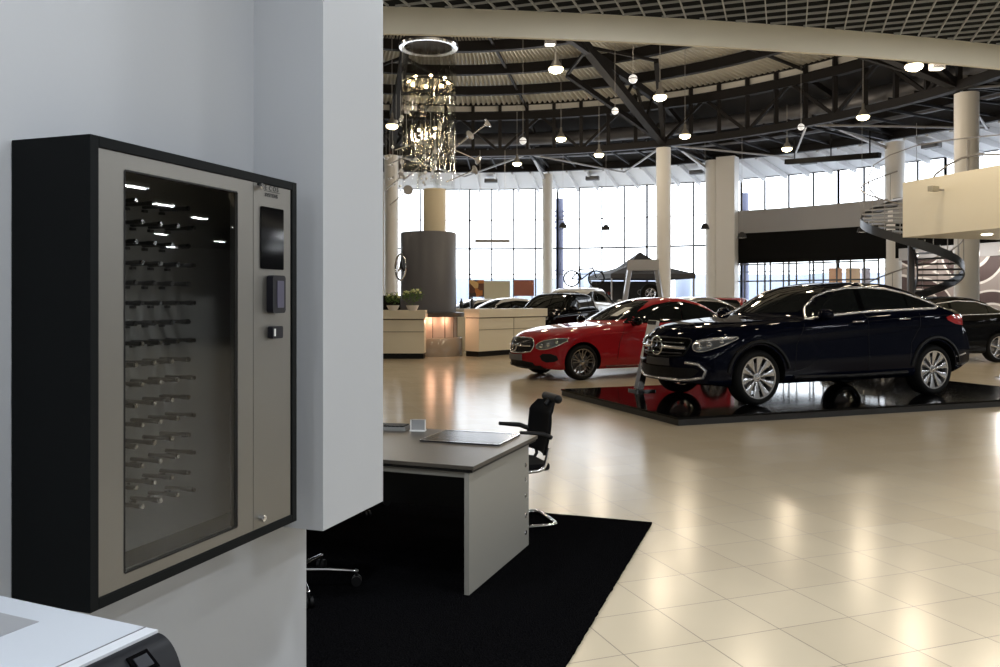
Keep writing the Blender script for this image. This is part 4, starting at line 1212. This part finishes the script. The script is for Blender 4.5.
def reception_desk(name, label, pa, pb, h, depth, end=False, split=1):
    """front face from pa to pb (left to right as seen), body behind it"""
    d = (pb-pa); Ld = d.length; ang = atan2(d.y,d.x)
    r = thing(name, label, 'reception desk', (pa.x,pa.y,0), ang)
    mb = MB(); mb.box((Ld/2,depth/2+.04,.07),(Ld-.04,depth-.06,.14)); mb.build('plinth', M_black, r)
    mb = MB(); mb.box((Ld/2,depth/2+.02,(.14+h-.26)/2),(Ld,depth,h-.26-.14)); bd = mb.build('body', M_desklight, r)
    mb = MB(); mb.box((Ld/2,depth/2+.03,h-.245),(Ld-.04,depth-.04,.03)); mb.build('groove', M_deskline, r)
    mb = MB(); mb.box((Ld/2,depth/2,h-.12),(Ld+.06,depth+.06,.22)); mb.build('counter', M_desklight, r)
    mb = MB(); mb.box((Ld/2,.016,h-.56),(Ld,.012,.016))
    for k in range(1, split): mb.box((Ld*k/split,.016,(h-.26+.14)/2),(.014,.012,h-.40))
    mb.build('front_groove', mat('groove_soft',(.30,.27,.20),.6), r)
    return r
pa = G(330,361,0); pb = G(424,359,0)
reception_desk('reception_desk', 'cream reception desk on the left with two potted plants on it', V((pa.x,pb.y+.02,0)), pb, 1.25, .5)
pa = G(479.5,357,0); pb = G(546,352,0)
r2 = reception_desk('reception_desk', 'cream reception desk on the right, between the round core and the red coupe', pa, pb, 1.27, .5, split=2)
# low rear counter with items
pa = G(452,338,0); mb = MB(); b = thing('rear_counter', 'pale counter behind the two reception desks', 'counter', (-1.0,25.0,0), radians(4))
mb = MB(); mb.box((0,0,.6),(1.3,.6,1.2)); mb.build('body', M_desklight, b); mb = MB(); mb.box((0,0,1.22),(1.4,.7,.05)); mb.build('counter_top', M_white, b)
for k,(x_,h_) in enumerate(((-1.22,.34),(-.92,.30),(-.60,.36))):
    pp = V((x_,25.0,1.245))
    mb = MB(); mb.lathe([(0,0),(.06,0),(.06,h_*.6),(.025,h_*.8),(.025,h_),(0,h_)], n=12)
    tag(mb.build('bottle', mat('bottle_dark',(.02,.025,.03),.2), loc=(-1.48+k*.32,24.97,1.245), smooth=40), 'dark bottle on the pale rear counter, ' + ('leftmost','middle','rightmost')[k]+' of three', 'bottle', 'bottles on the rear counter')
for px1, Y_, lab in ((393,20.55,'small flowering plant in a white pot, farther left on the left desk'),(412.5,20.45,'bushy flowering plant in a white pot at the right end of the left desk')):
    p = P(px1,300,Y_); big = px1 > 400
    r = thing('potted_plant', lab, 'plant', (p.x,p.y,1.24), 0, None)
    mb = MB(); mb.lathe([(0,0),(.10,0),(.15,.10),(.16,.13),(.13,.13),(0,.10)], n=18); mb.build('pot', mat('pot_white',(.8,.8,.78),.3), r, smooth=40)
    mb = MB(); random.seed(px1 if isinstance(px1,int) else 5)
    ml = MB(); R0 = .28 if big else .20
    for k in range(260 if big else 170):
        u = V((random.gauss(0,1),random.gauss(0,1),random.gauss(0,.7))).normalized()*R0*random.uniform(.45,1)
        c1 = V((0,0,.13+R0*.8))+V((u.x,u.y,u.z*.8)); d1 = V((random.uniform(-1,1),random.uniform(-1,1),random.uniform(-.3,1))).normalized()*.06
        s1 = d1.cross(V((0,0,1)));  s1 = s1.normalized()*.022
        ml.add([c1, c1+d1*.5+s1, c1+d1, c1+d1*.5-s1, c1+d1*.5+V((0,0,.01))], [(0,1,4),(1,2,4),(2,3,4),(3,0,4)])
    ml.build('leaves', mat('leaf_green',(.10,.20,.04),.5), r)
    fl = MB()
    for k in range(16 if big else 10):
        a1, h1 = random.uniform(0,2*pi), random.uniform(.1,.9)
        fl.sphere((R0*.8*cos(a1)*cos(h1), R0*.8*sin(a1)*cos(h1), .16+R0*.7+R0*.7*sin(h1)), .032, 8, 6)
    fl.build('flowers', mat('flower_pale',(.80,.85,.45),.5), r)
p = P(391,300,23.9); mb = MB(); mb.rbox((0,0,.75),(1.5,.1,1.5),.02); mb.box((0,.0,1.56),(1.1,.06,.14))
tag(mb.build('partition', M_black, loc=(p.x,p.y,0)), 'black screen standing behind the left reception desk', 'partition')

# ================================================================== chandelier
ch = thing('chandelier', 'giant glass tube chandelier with chrome ring over the reception core', 'chandelier', (px_,py_,0))
mb = MB(); mb.lathe([(.66,8.38),(.80,8.36),(.82,8.42),(.80,8.47),(.66,8.45)], n=48, closed=True); mb.build('chrome_ring', M_steelb, ch, smooth=40)
mb = MB()
for k in range(16):
    a_ = 2*pi*k/16; mb.box((.60*cos(a_),.60*sin(a_),8.40),(.10,.05,.02),rz=a_)
mb.build('ring_inlay', M_black, ch)
mb = MB(); mb.cyl((0,0,8.5),(0,0,11.2),.30,n=24); mb.cyl((0,0,8.44),(0,0,8.52),.8,n=40)
for k in range(4): a_ = pi/2*k+.4; mb.cyl((.5*cos(a_),.5*sin(a_),8.45),(.5*cos(a_),.5*sin(a_),11.3),.02,n=6)
mb.build('ceiling_mount', M_dark, ch, smooth=40)
M_tube = pane_mat('tube_glass', (.95,.945,.93), .03, 1.38)
for k in range(9):
    a_ = 2*pi*k/9+.13; R_ = .58; lo = 5.0+.35*((k*7)%5)/4
    mb = MB(); mb.lathe([(.17,lo),(.17,8.36)], (R_*cos(a_),R_*sin(a_),0), n=16); mb.build('glass_tube', M_tube, ch, smooth=60)
mb = MB(); mb.lathe([(.725,4.55),(.725,8.34)], n=48); mb.build('glass_cylinder', pane_mat('outer_glass',(.90,.895,.88),.03,1.5), ch, smooth=60)
for k in range(7):
    a_ = 2*pi*k/7+.3; R_ = .26; lo = 4.55+.2*(k%3)
    mb = MB(); mb.lathe([(.07,lo),(.07,8.36)], (R_*cos(a_),R_*sin(a_),0), n=12); mb.build('glass_tube', M_tube, ch, smooth=60)
M_bulb = mat('bulb_warm', (1,.9,.7), .3, emit=(1,.78,.45), estr=30)
for k in range(8):
    a_ = 2*pi*k/8+.2; p = V((.55*cos(a_),.55*sin(a_),7.46)); mb = MB()
    mb.sphere(p,.05,10,8); b_ = mb.build('bulb', M_bulb, ch, smooth=60)
mb = MB(); mb.lathe([(.60,7.40),(.64,7.40),(.64,7.44),(.60,7.44)], n=40, closed=True); mb.lathe([(.74,7.0),(.765,7.0),(.765,7.03),(.74,7.03)], n=40, closed=True); mb.build('inner_ring', M_dark, ch, smooth=40)
# rods with discs and glass drops
random.seed(11)
rods = [((431,165),(488,123)),((440,160),(470,135)),((404,180),(437,150)),((386,190),(402,176)),((446,182),(475,170)),((395,150),(425,140)),((388,165),(420,150)),((390,205),(408,190)),((455,150),(478,160))]
for (a0_,b0_),(a1_,b1_) in rods:
    dy0, dy1 = random.uniform(-.5,.5), random.uniform(-1.2,.9)
    A_ = P(a0_,b0_,22.7+dy0)-V((px_,py_,0)); B_ = P(a1_,b1_,22.7+dy1)-V((px_,py_,0)); mb = MB(); mb.cyl(A_,B_,.018,n=6)
    d_ = (B_-A_).normalized()
    rd_ = mb.build('rod', M_bright, ch, smooth=50)
    mb = MB(); mb.cyl(B_-d_*.02,B_+d_*.02,.13,.13,20); mb.cyl(B_-d_*.10,B_-d_*.02,.03,.10,12)
    mb.build('disc', mat('disc_glass',(.75,.75,.76),.12,.6), rd_, smooth=40)
for k in range(46):
    a_ = random.uniform(0,2*pi); R_ = random.uniform(.1,1.0); z_ = random.uniform(4.3,6.6)
    if k < 16: a_ = random.uniform(-2.6,-1.6)-.6; R_ = random.uniform(.7,1.15)
    if k > 30: R_ = random.uniform(.05,.4); z_ = random.uniform(4.6,6.1)
    p = V((R_*cos(a_),R_*sin(a_),z_)); mb = MB(); mb.sphere(p,random.uniform(.03,.065),8,6); mb.cyl(p,p+V((0,0,random.uniform(.3,1))),.004,n=4)
    mb.build('glass_drop', mat('drop_glass',(.9,.9,.9),.05,.35,.8,1), ch, smooth=60)
for k in range(6):
    p = V((random.uniform(-.35,.35),random.uniform(-.5,0),random.uniform(5.2,6.3))); mb = MB(); mb.sphere(p,.032,8,6); mb.build('bulb', M_bulb, ch, smooth=60)

# ================================================================== high-bay lamps
M_lampglow = mat('lamp_diffuser', (1,.95,.8), .4, emit=(1,.86,.50), estr=5)
lampL = bpy.data.lights.new('high_bay_bulb','POINT'); lampL.energy = LAMP_W; lampL.color = (1,.83,.62); lampL.shadow_soft_size = .17
def high_bay(label, p, group='high-bay lamps under the round roof', cable=True):
    rr = sqrt((p.x-CX)**2+(p.y-CY)**2); top = (zd(min(rr,17.9))-.02) if rr < 18 else 9.6
    r = thing('pendant_lamp', label, 'lamp', (p.x,p.y,p.z), 0, group)
    mb = MB(); mb.cyl((0,0,.42),(0,0,top-p.z),.010,n=6); mb.build('cable', M_stay, r)
    mb = MB(); mb.lathe([(.0,.42),(.04,.42),(.05,.24),(.09,.20),(.15,.08),(.20,.0),(.19,-.0),(.14,.06),(0,.10)], n=24); mb.build('lamp_shade', mat('lamp_alu',(.30,.29,.27),.4,.4), r, smooth=50)
    mb = MB(); mb.lathe([(0,-.15),(.10,-.14),(.18,-.10),(.215,-.04),(.20,.0),(0,.03)], n=24); mb.build('diffuser', M_lampglow, r, smooth=50)
    o = bpy.data.objects.new('high_bay_bulb', lampL); COL.objects.link(o); o.parent = r; o.location = (0,0,-.34)
    return r
lamps = [(392,125,29,'glowing lamp just left of the glass chandelier'),(556,68,23.2,'highest glowing lamp right of the chandelier, near the pale fascia'),
 (561,138,33.5,'glowing lamp left of the two bright columns, below the highest one'),(517,163,39,'lowest glowing lamp, farthest away above the windows'),
 (599,154,36.5,'small glowing lamp just left of the middle column top'),(660,96,25.5,'large glowing lamp above the middle column top'),
 (685,135,32,'glowing lamp just right of the middle column top'),(787,148,34.5,'small glowing lamp beside the long black casing'),
 (863,116,28.5,'glowing lamp left of the far right column top'),(914,65,20.5,'glowing lamp close under the pale fascia at upper right')]
for u,v,Y,l in lamps: high_bay(l, P(u,v,Y))
added_lamps = [(3,15,7.9),(7.5,14,7.9),(-3,14,7.9),(11,18,7.9),(0,19,8.2),(6,20,8.4),(-7,20,8.2),(12,12.5,7.8),(8,9.8,7.8),(2,8.5,7.8),(-4,8.5,7.8),(-11,15,8),(-12,24,8),(8.4,17.2,7.9),(9.2,15.5,6.9)]  # unseen lamps added for light; the last two brighten the gallery
for k,(x,y,z_) in enumerate(added_lamps):
    high_bay('unseen lamp added under the round roof, hidden above the pale fascia', V((x,y,z_)), 'unseen high-bay lamps added above the pale fascia')
# white ball lamps, with a faint emission added to brighten them
balls = [(523,141,27,'small white ball hanging highest over the far windows, left of the column'),(615,111,27,'small white ball hanging between the two highest glowing lamps'),
 (633,79,21.5,'largest white ball, hanging close to the pale fascia'),(801,127,29,'small white ball hanging under the dark roof at the right')]
for u,v,Y,l in balls:
    p = P(u,v,Y); rr = sqrt((p.x-CX)**2+(p.y-CY)**2); r = thing('hanging_ball', l, 'hanging ball', tuple(p), 0, 'white hanging balls')
    mb = MB(); mb.sphere((0,0,0),.115,16,10); mb.build('ball', mat('ball_white_glow',(.85,.85,.84),.3,emit=(1,1,.98),estr=.55), r, smooth=60)
    mb = MB(); mb.lathe([(.117,-.012),(.119,0),(.117,.012)], n=20); mb.build('band', M_duct, r)
    mb = MB(); mb.cyl((0,0,.1),(0,0,zd(rr)-p.z),.007,n=5); mb.build('cable', M_stay, r)
for u,v,Y,l in ((550,42,23,'square bracket lamp just under the pale fascia, above the highest glowing lamp'),(937,66,20.5,'small white spotlight under the pale fascia beside the upper right lamp')):
    p = P(u,v,Y); r = thing('ceiling_spot', l, 'spotlight', tuple(p), 0, None)
    mb = MB(); mb.box((0,0,0),(.30,.25,.16)); mb.build('housing', M_bright, r); mb = MB(); mb.cyl((0,0,.08),(0,0,zd(16)-p.z),.02,n=6); mb.build('stem', M_stay, r)
    mb = MB(); mb.box((0,0,-.085),(.24,.2,.01)); mb.build('lens', mat('lens_glow',(1,.95,.85),.4,emit=(1,.9,.7),estr=3), r)
for u,v,Y,l in ((563,227,40,'small dark dome lamp hanging left of the two far posts'),(606,229,40,'small dark dome lamp hanging before the window right of the posts'),
    (705,228,38,'small dark dome lamp hanging before the broad pillar'),(742,237,36,'small dome lamp hanging at the left end of the black band'),(862,231,33,'small dome lamp hanging at the right part of the black band')):
    p = P(u,v,Y); r = thing('dome_lamp', l, 'lamp', tuple(p), 0, 'dome lamps over the far cars'); rr = sqrt((p.x-CX)**2+(p.y-CY)**2)
    mb = MB(); mb.lathe([(0,.22),(.08,.2),(.16,.1),(.2,-.05),(.18,-.05),(0,.12)], n=16); mb.build('lamp_shade', M_darkroof, r, smooth=50)
    mb = MB(); mb.lathe([(0,-.06),(.17,-.04),(0,-.02)], n=16); mb.build('diffuser', M_white, r, smooth=50)
    mb = MB(); mb.cyl((0,0,.2),(0,0,8.7-p.z),.006,n=5); mb.build('cable', M_stay, r)
p = P(492.5,241,40); mb = MB(); r = thing('linear_lamp', 'long grey bar lamp hanging before the far windows left of the first column', 'lamp', tuple(p))
mb.box((0,0,0),(1.68,.12,.14)); mb.build('bar', mat('bar_grey',(.35,.35,.37),.5), r)
for x_ in (-.6,.6): mb = MB(); mb.cyl((x_,0,.07),(x_,0,8.7-p.z),.008,n=5); mb.build('cable', M_stay, r)

# ================================================================== far-off display pieces
# tent
tc_ = P(640,300,40.8); tent = thing('pavilion_tent', 'dark grey pop-up tent with pointed roof standing before the far windows', 'tent', (tc_.x,tc_.y,0), radians(8))
M_tent = mat('tent_grey', (.055,.055,.06), .7)
mb = MB(); w_ = 2.05; ze, za = 2.73, 3.86
vs = [(-w_,-w_,ze),(w_,-w_,ze),(w_,w_,ze),(-w_,w_,ze),(0,0,za)]
mid = [(-w_*.45,-w_*.45,3.10),(w_*.45,-w_*.45,3.10),(w_*.45,w_*.45,3.10),(-w_*.45,w_*.45,3.10)]
mb.add(vs+mid, [(0,1,6,5),(1,2,7,6),(2,3,8,7),(3,0,5,8),(5,6,4),(6,7,4),(7,8,4),(8,5,4)])
for a,b in ((0,1),(1,2),(2,3),(3,0)):
    A_, B_ = V(vs[a]), V(vs[b]); mb.add([A_,B_,B_-V((0,0,.22)),A_-V((0,0,.22))], [(0,1,2,3)])
mb.build('canopy', M_tent, tent)
for x_ in (-1,1):
    for y_ in (-1,1): mb = MB(); mb.box((x_*w_*.97,y_*w_*.97,1.34),(.06,.06,2.68)); mb.build('pole', M_stay, tent)
mb = MB(); mb.box((0,w_*.95,1.23),(w_*1.9,.03,2.45)); mb.build('back_wall', mat('tent_wall',(.035,.035,.038),.7), tent)
mb = MB()
for k in range(7): mb.box((-1.6+k*.11,w_*.93,1.85),(.07,.01,.09+.03*(k%3)))
mb.build('red_print', mat('print_red',(.30,.03,.03),.6), tent)
mb = MB()
for k in range(4): mb.lathe([(.10,0),(.14,0)],(.6+k*.32,w_*.93,1.9+.1*(k%2)),'y',16)
mb.build('pale_print', mat('print_pale',(.35,.35,.35),.6), tent)
# silver arch frame with a tyre in it
af = P(643,300,33.5); ar = thing('metal_arch', 'silver A-shaped display arch standing before the tent', 'display frame', (af.x,af.y,0), radians(-10))
M_silv = mat('arch_silver', (.50,.51,.53), .3, .4)
for y_ in (-.4,.4):
    for s2 in (-1,1):
        mb = MB(); mb.bar((s2*.95,y_,0),(s2*.50,y_*.5,2.95),.13,.16); mb.build('leg', M_silv, ar)
mb = MB(); mb.box((0,0,2.9),(1.25,.6,.42)); mb.build('header', M_silv, ar)
mb = MB(); mb.bar((-.8,0,1.3),(.8,0,1.3),.08,.08); mb.build('cross_bar', M_silv, ar)
tr = thing('tyre_on_show', 'tyre standing inside the silver arch', 'tyre', (af.x+.28,af.y-.05,1.36), 0)
mb = MB(); mb.lathe([(.22,-.1),(.36,-.12),(.40,-.06),(.40,.06),(.36,.12),(.22,.1)],(0,0,.40),'y',24,closed=True); mb.build('tyre', M_tyre, tr, smooth=40)
mb = MB()
for k in range(5): a_ = 2*pi*k/5; mb.bar((0,-.05,.40),(.22*cos(a_),-.05,.40+.22*sin(a_)),.05,.03)
mb.lathe([(.22,-.1),(.20,-.08),(.20,.1),(.22,.1)],(0,0,.40),'y',24); mb.build('rim', M_bright, tr, smooth=40)
# bicycle on the white car's roof
bp_ = P(584,282,35.2); bk = thing('bicycle', 'dark bicycle with thin wheels carried on the roof of the white car', 'bicycle', (bp_.x,bp_.y,2.05), 0)
for x_ in (-.52,.52):
    mb = MB(); mb.tube([(x_+.33*cos(t*pi/12),0,.36+.33*sin(t*pi/12)) for t in range(24)],.032,6,closed=True)
    wh = mb.build('wheel', M_tyre, bk, smooth=50); mb = MB()
    for k in range(8): mb.cyl((x_,0,.36),(x_+.32*cos(k*pi/4),0,.36+.32*sin(k*pi/4)),.004,n=4)
    mb.build('spokes', M_steelb, wh)
mb = MB()
for a,b in (((-.52,.36),(-.12,.32)),((-.12,.32),(-.22,.80)),((-.52,.36),(-.20,.72)),((-.20,.74),(.36,.78)),((-.12,.32),(.38,.70)),((.36,.86),(.52,.36))): mb.cyl((a[0],0,a[1]),(b[0],0,b[1]),.028,n=6)
mb.build('frame', M_black, bk, smooth=50)
mb = MB(); mb.box((-.24,0,.84),(.22,.1,.04)); mb.build('saddle', M_black, bk); mb = MB(); mb.cyl((.34,-.25,.90),(.34,.25,.90),.015,n=6); mb.build('handlebar', M_black, bk)
mb = MB(); mb.box((0,0,-.02),(1.2,.12,.03)); mb.build('roof_rail', M_stay, bk)
# poster walls
def poster(label, u0, v0, u1, v1, Y, m, nm='poster_board'):
    a_, b_ = P(u0,v1,Y), P(u1,v0,Y); r = thing(nm, label, 'poster board', ((a_.x+b_.x)/2,Y,0))
    w_, h_ = b_.x-a_.x, b_.z-a_.z
    mb = MB(); mb.box((0,0,(a_.z+b_.z)/2),(w_,.06,h_)); mb.build('board', m, r)
    mb = MB()
    for s2 in (-1,1): mb.box((s2*w_*.4,.05,b_.z/2),(.05,.04,b_.z-.02)); mb.box((s2*w_*.4,.05,.015),(.06,.5,.03))
    mb.build('stand', M_stay, r); return r
def mosaic():
    m = bpy.data.materials.new('mosaic_orange'); m.use_nodes = True; nt = m.node_tree; b = nt.nodes['Principled BSDF']
    tc = nt.nodes.new('ShaderNodeTexCoord'); vo = nt.nodes.new('ShaderNodeTexVoronoi'); vo.inputs['Scale'].default_value = 3.2; vo.distance = 'CHEBYCHEV'
    cr = nt.nodes.new('ShaderNodeValToRGB'); cr.color_ramp.interpolation = 'CONSTANT'; e = cr.color_ramp.elements
    e[0].color = (.05,.03,.02,1); e[1].position = .35; e[1].color = (.55,.20,.05,1); x = e.new(.62); x.color = (.75,.50,.22,1); x = e.new(.8); x.color = (.12,.04,.02,1)
    sp = nt.nodes.new('ShaderNodeSeparateColor'); nt.links.new(tc.outputs['Object'], vo.inputs[0]); nt.links.new(vo.outputs['Color'], sp.inputs[0]); nt.links.new(sp.outputs[0], cr.inputs[0]); nt.links.new(cr.outputs[0], b.inputs['Base Color'])
    return m
poster('orange and black mosaic board standing right of the round core', 469,280,484,297, 40, mosaic())
poster('cream blank board with dark side edge standing beyond the right desk', 484,281,510,302, 37.8, mat('board_cream',(.70,.66,.50),.6))
poster('plain terracotta board standing beyond the right desk', 514,280,534,296, 39, mat('board_terracotta',(.36,.13,.09),.6))
mb = MB()
for k,(u0,u1,col) in enumerate(((829,842,(.75,.42,.25)),(846,860,(.80,.55,.35)),(862,870,(.55,.50,.55)))): 
    poster('tall %s banner behind the shopfront glass under the black band' % ('peach-orange','pale orange','lilac-grey')[k], u0,268,u1,290, 40, mat('banner_%d'%k, col, .6), 'banner')

# ================================================================== spiral stairs
sc_ = V((12.85,26.0,0)); sr = thing('spiral_staircase', 'dark steel spiral staircase winding up to the cream gallery', 'staircase', (sc_.x,sc_.y,0))
nS = 29; a_top, a_bot = radians(-80), radians(-80-518); R1, R0_ = 1.42, .2
M_tread = mat('tread_dark',(.03,.03,.035),.4); M_riser = mat('riser_light',(.45,.46,.48),.35,.3)
ang = lambda t: a_bot+(a_top-a_bot)*t
zt2 = lambda t: .02+4.73*t
for k in range(nS):
    t0, t1 = k/nS, (k+1.05)/nS; zz = zt2((k+1)/nS); a0_, a1_ = -ang(t0), -ang(t1)
    mb = MB(); poly = [(R0_*cos(a0_),R0_*sin(a0_)),(R1*cos(a0_),R1*sin(a0_)),(R1*cos((a0_+a1_)/2),R1*sin((a0_+a1_)/2)),(R1*cos(a1_),R1*sin(a1_)),(R0_*cos(a1_),R0_*sin(a1_))]
    mb.prism(poly, zz-.05, zz); tr_ = mb.build('tread', M_tread, sr)
    mb = MB(); mb.bar((R0_*cos(a0_),R0_*sin(a0_),zz-.02),(R1*cos(a0_),R1*sin(a0_),zz-.02),.03,.05); mb.build('tread_nosing', M_riser, tr_)
for R_, nm in ((R1+.03,'outer_stringer'),(R0_-.02,'inner_stringer')):
    mb = MB(); vs = []; fs = []; n2 = 80
    for i in range(n2+1):
        t = i/n2; a_ = -ang(t); z_ = zt2(t)
        for rr, zz in ((R_-.02,-.17),(R_+.02,-.17),(R_+.02,.10),(R_-.02,.10)): vs.append((rr*cos(a_),rr*sin(a_),max(z_+zz,.0+ (0.005 if zz<0 else .05))))
    for i in range(n2):
        for j in range(4): fs.append((i*4+j,i*4+(j+1)%4,(i+1)*4+(j+1)%4,(i+1)*4+j))
    mb.add(vs, fs); mb.build(nm, mat('stringer_grey',(.06,.065,.075),.35,.4), sr, smooth=40)
mb = MB(); mb.tube([((R1+.03)*cos(-ang(i/80)),(R1+.03)*sin(-ang(i/80)),zt2(i/80)+1.0) for i in range(81)],.022,6); mb.build('handrail', M_stay, sr, smooth=60)
for k in range(nS):
    t = (k+.5)/nS; a_ = -ang(t); mb = MB(); mb.cyl(((R1+.03)*cos(a_),(R1+.03)*sin(a_),zt2(t)+.1),((R1+.03)*cos(a_),(R1+.03)*sin(a_),zt2(t)+1.0),.012,n=6)
    mb.build('baluster', M_stay, sr)
mb = MB(); mb.cyl((0,0,0),(0,0,5.2),.10,n=16); mb.build('newel', M_duct, sr, smooth=40)
# gallery rails, camera, downlight
r = thing('gallery_railing', 'curved thin metal railing rising behind the cream gallery', 'railing', (0,0,0))
mb = MB(); mb.tube([P(928,185,24),P(936,174,24),P(948,165,24),P(962,158,23.7),P(980,154,23),P(1010,155,21.5)],.03,8); mb.build('handrail', M_stay, r, smooth=60)
mb = MB(); mb.tube([P(879,200,25.2),P(870,190,25.6),P(868,178,26),P(874,165,26),P(890,155,25.5),P(915,146,25),P(950,140,24),P(975,137,23.2),P(1010,134,21.5)],.018,6); mb.build('upper_rail', M_stay, r, smooth=60)
mb = MB(); 
mb.cyl(P(968,140,23.6), P(968,180,23.6), .035, n=8); mb.build('post', M_stay, r, smooth=40)
gp = g0+dv*1.28; sp_ = thing('security_camera', 'small grey camera fixed to the cream gallery front', 'camera', (gp.x,gp.y,0), 0)
cz = 1.5+(300-190)/F*gp.y
mb = MB(); mb.cyl((0,0,cz),-nv*.25+V((0,0,cz)),.03,n=8); mb.build('bracket', M_stay, sp_)
mb = MB(); mb.box(-nv*.28+V((-.03,0,cz+.02)),(.26,.14,.13),rz=.5); mb.build('housing', mat('cam_grey',(.42,.40,.33),.4), sp_)
dp = P(987,234,21.5)
mb = MB(); mb.lathe([(0,-.03),(.10,-.03),(.14,0),(0,0)],(dp.x,dp.y,3.2),n=18)
tag(mb.build('gallery_downlight', mat('downlight_glow',(1,.9,.7),.4,emit=(1,.88,.65),estr=12)), 'round downlight in the underside of the cream gallery', 'downlight')

for k_, t_ in enumerate((.12,.38,.66)):  # spotlights added to brighten the shaded mural wall
    b0_ = V((P(903,300,35).x,35,0)).lerp(V((P(1060,300,29).x,29,0)), t_)-V((.9,1.6,0))
    r = thing('mural_fill_spot', 'small added spotlight hanging in front of the swirl-patterned wall, number %s from the stairs' % ('one','two','three')[k_], 'spotlight', (b0_.x,b0_.y,3.25), 0)
    r['label'] = ('small added spotlight before the swirl-patterned wall, nearest the staircase','small added spotlight before the swirl-patterned wall, middle of the three','small added spotlight before the swirl-patterned wall, farthest right of the three')[k_]
    mb = MB(); mb.lathe([(0,.14),(.06,.14),(.08,-.02),(.06,-.02),(0,.02)], n=16); mb.build('housing', M_white, r, smooth=40)
    mb = MB(); mb.cyl((0,0,.14),(0,0,5.2),.01,n=6); mb.build('cable', M_stay, r)
    La = bpy.data.lights.new('mural_fill_bulb','POINT'); La.energy = 70; La.color = (1,.93,.85); La.shadow_soft_size = .06
    o = bpy.data.objects.new('mural_fill_bulb', La); COL.objects.link(o); o.parent = r; o.location = (0,0,-.09)
# ================================================================== near ceiling lights
M_pan = mat('panel_glow', (1,1,1), .4, emit=(1,.97,.92), estr=9)
strips = [(pol(19.3,a_).x,pol(19.3,a_).y) for a_ in range(102,196,7)]+[(pol(22.0,a_).x,pol(22.0,a_).y) for a_ in range(105,196,7)]+[(pol(25.0,a_).x,pol(25.0,a_).y) for a_ in range(108,196,8)]
for k,(x,y) in enumerate(strips):
    r = thing('ceiling_light', 'recessed strip light in the low open-cell ceiling, out of view above', 'ceiling light', (x,y,ZC), DA, 'strip lights in the low ceiling')
    mb = MB(); mb.box((0,0,.02),(.46,.14,.05)); mb.build('frame', M_white, r)
    mb = MB(); mb.box((0,0,-.008),(.42,.11,.006)); mb.build('diffuser', M_pan, r)
    La = bpy.data.lights.new('strip_light','AREA'); La.shape = 'RECTANGLE'; La.size = .42; La.size_y = .11; La.energy = STRIP_W; La.color = (.90,.95,1)
    o = bpy.data.objects.new('strip_light', La); COL.objects.link(o); o.parent = r; o.location = (0,0,-.02)

# ================================================================== daylight
w = bpy.data.worlds.new('world'); SC.world = w; w.use_nodes = True; nt = w.node_tree
bg = nt.nodes['Background']; bg.inputs['Color'].default_value = (.90,.94,1.0,1); bg.inputs['Strength'].default_value = WORLD
SC.view_settings.view_transform = 'Standard'; SC.view_settings.look = 'None'; SC.view_settings.gamma = 1
SC.view_settings.use_curve_mapping = False; SC.view_settings.exposure = EXPO
SC.cycles.max_bounces = 8; SC.cycles.transparent_max_bounces = 24; SC.cycles.sample_clamp_indirect = 6
SC.cycles.use_denoising = True
# buildings faintly seen through the glass
random.seed(5)
for k,(u,w_,h_) in enumerate(((500,14,4.2),(620,9,5.0),(735,12,4.6),(900,20,4.8))):
    p = P(u,300,95); mb = MB(); mb.box((0,0,h_/2-.3),(w_,8,h_))
    for j in range(int(w_/1.5)): mb.box((-w_/2+.8+j*1.5,-4.02,h_*.55),(.7,.06,1.1))
    tag(mb.build('distant_building', mat('distant_pale',(.30,.34,.42),.8), loc=(p.x,p.y,-.0)), 'pale low building far outside the windows, '+('left of the first column','between the posts and the tent','right of the tent roof','below the high right windows')[k], 'building')
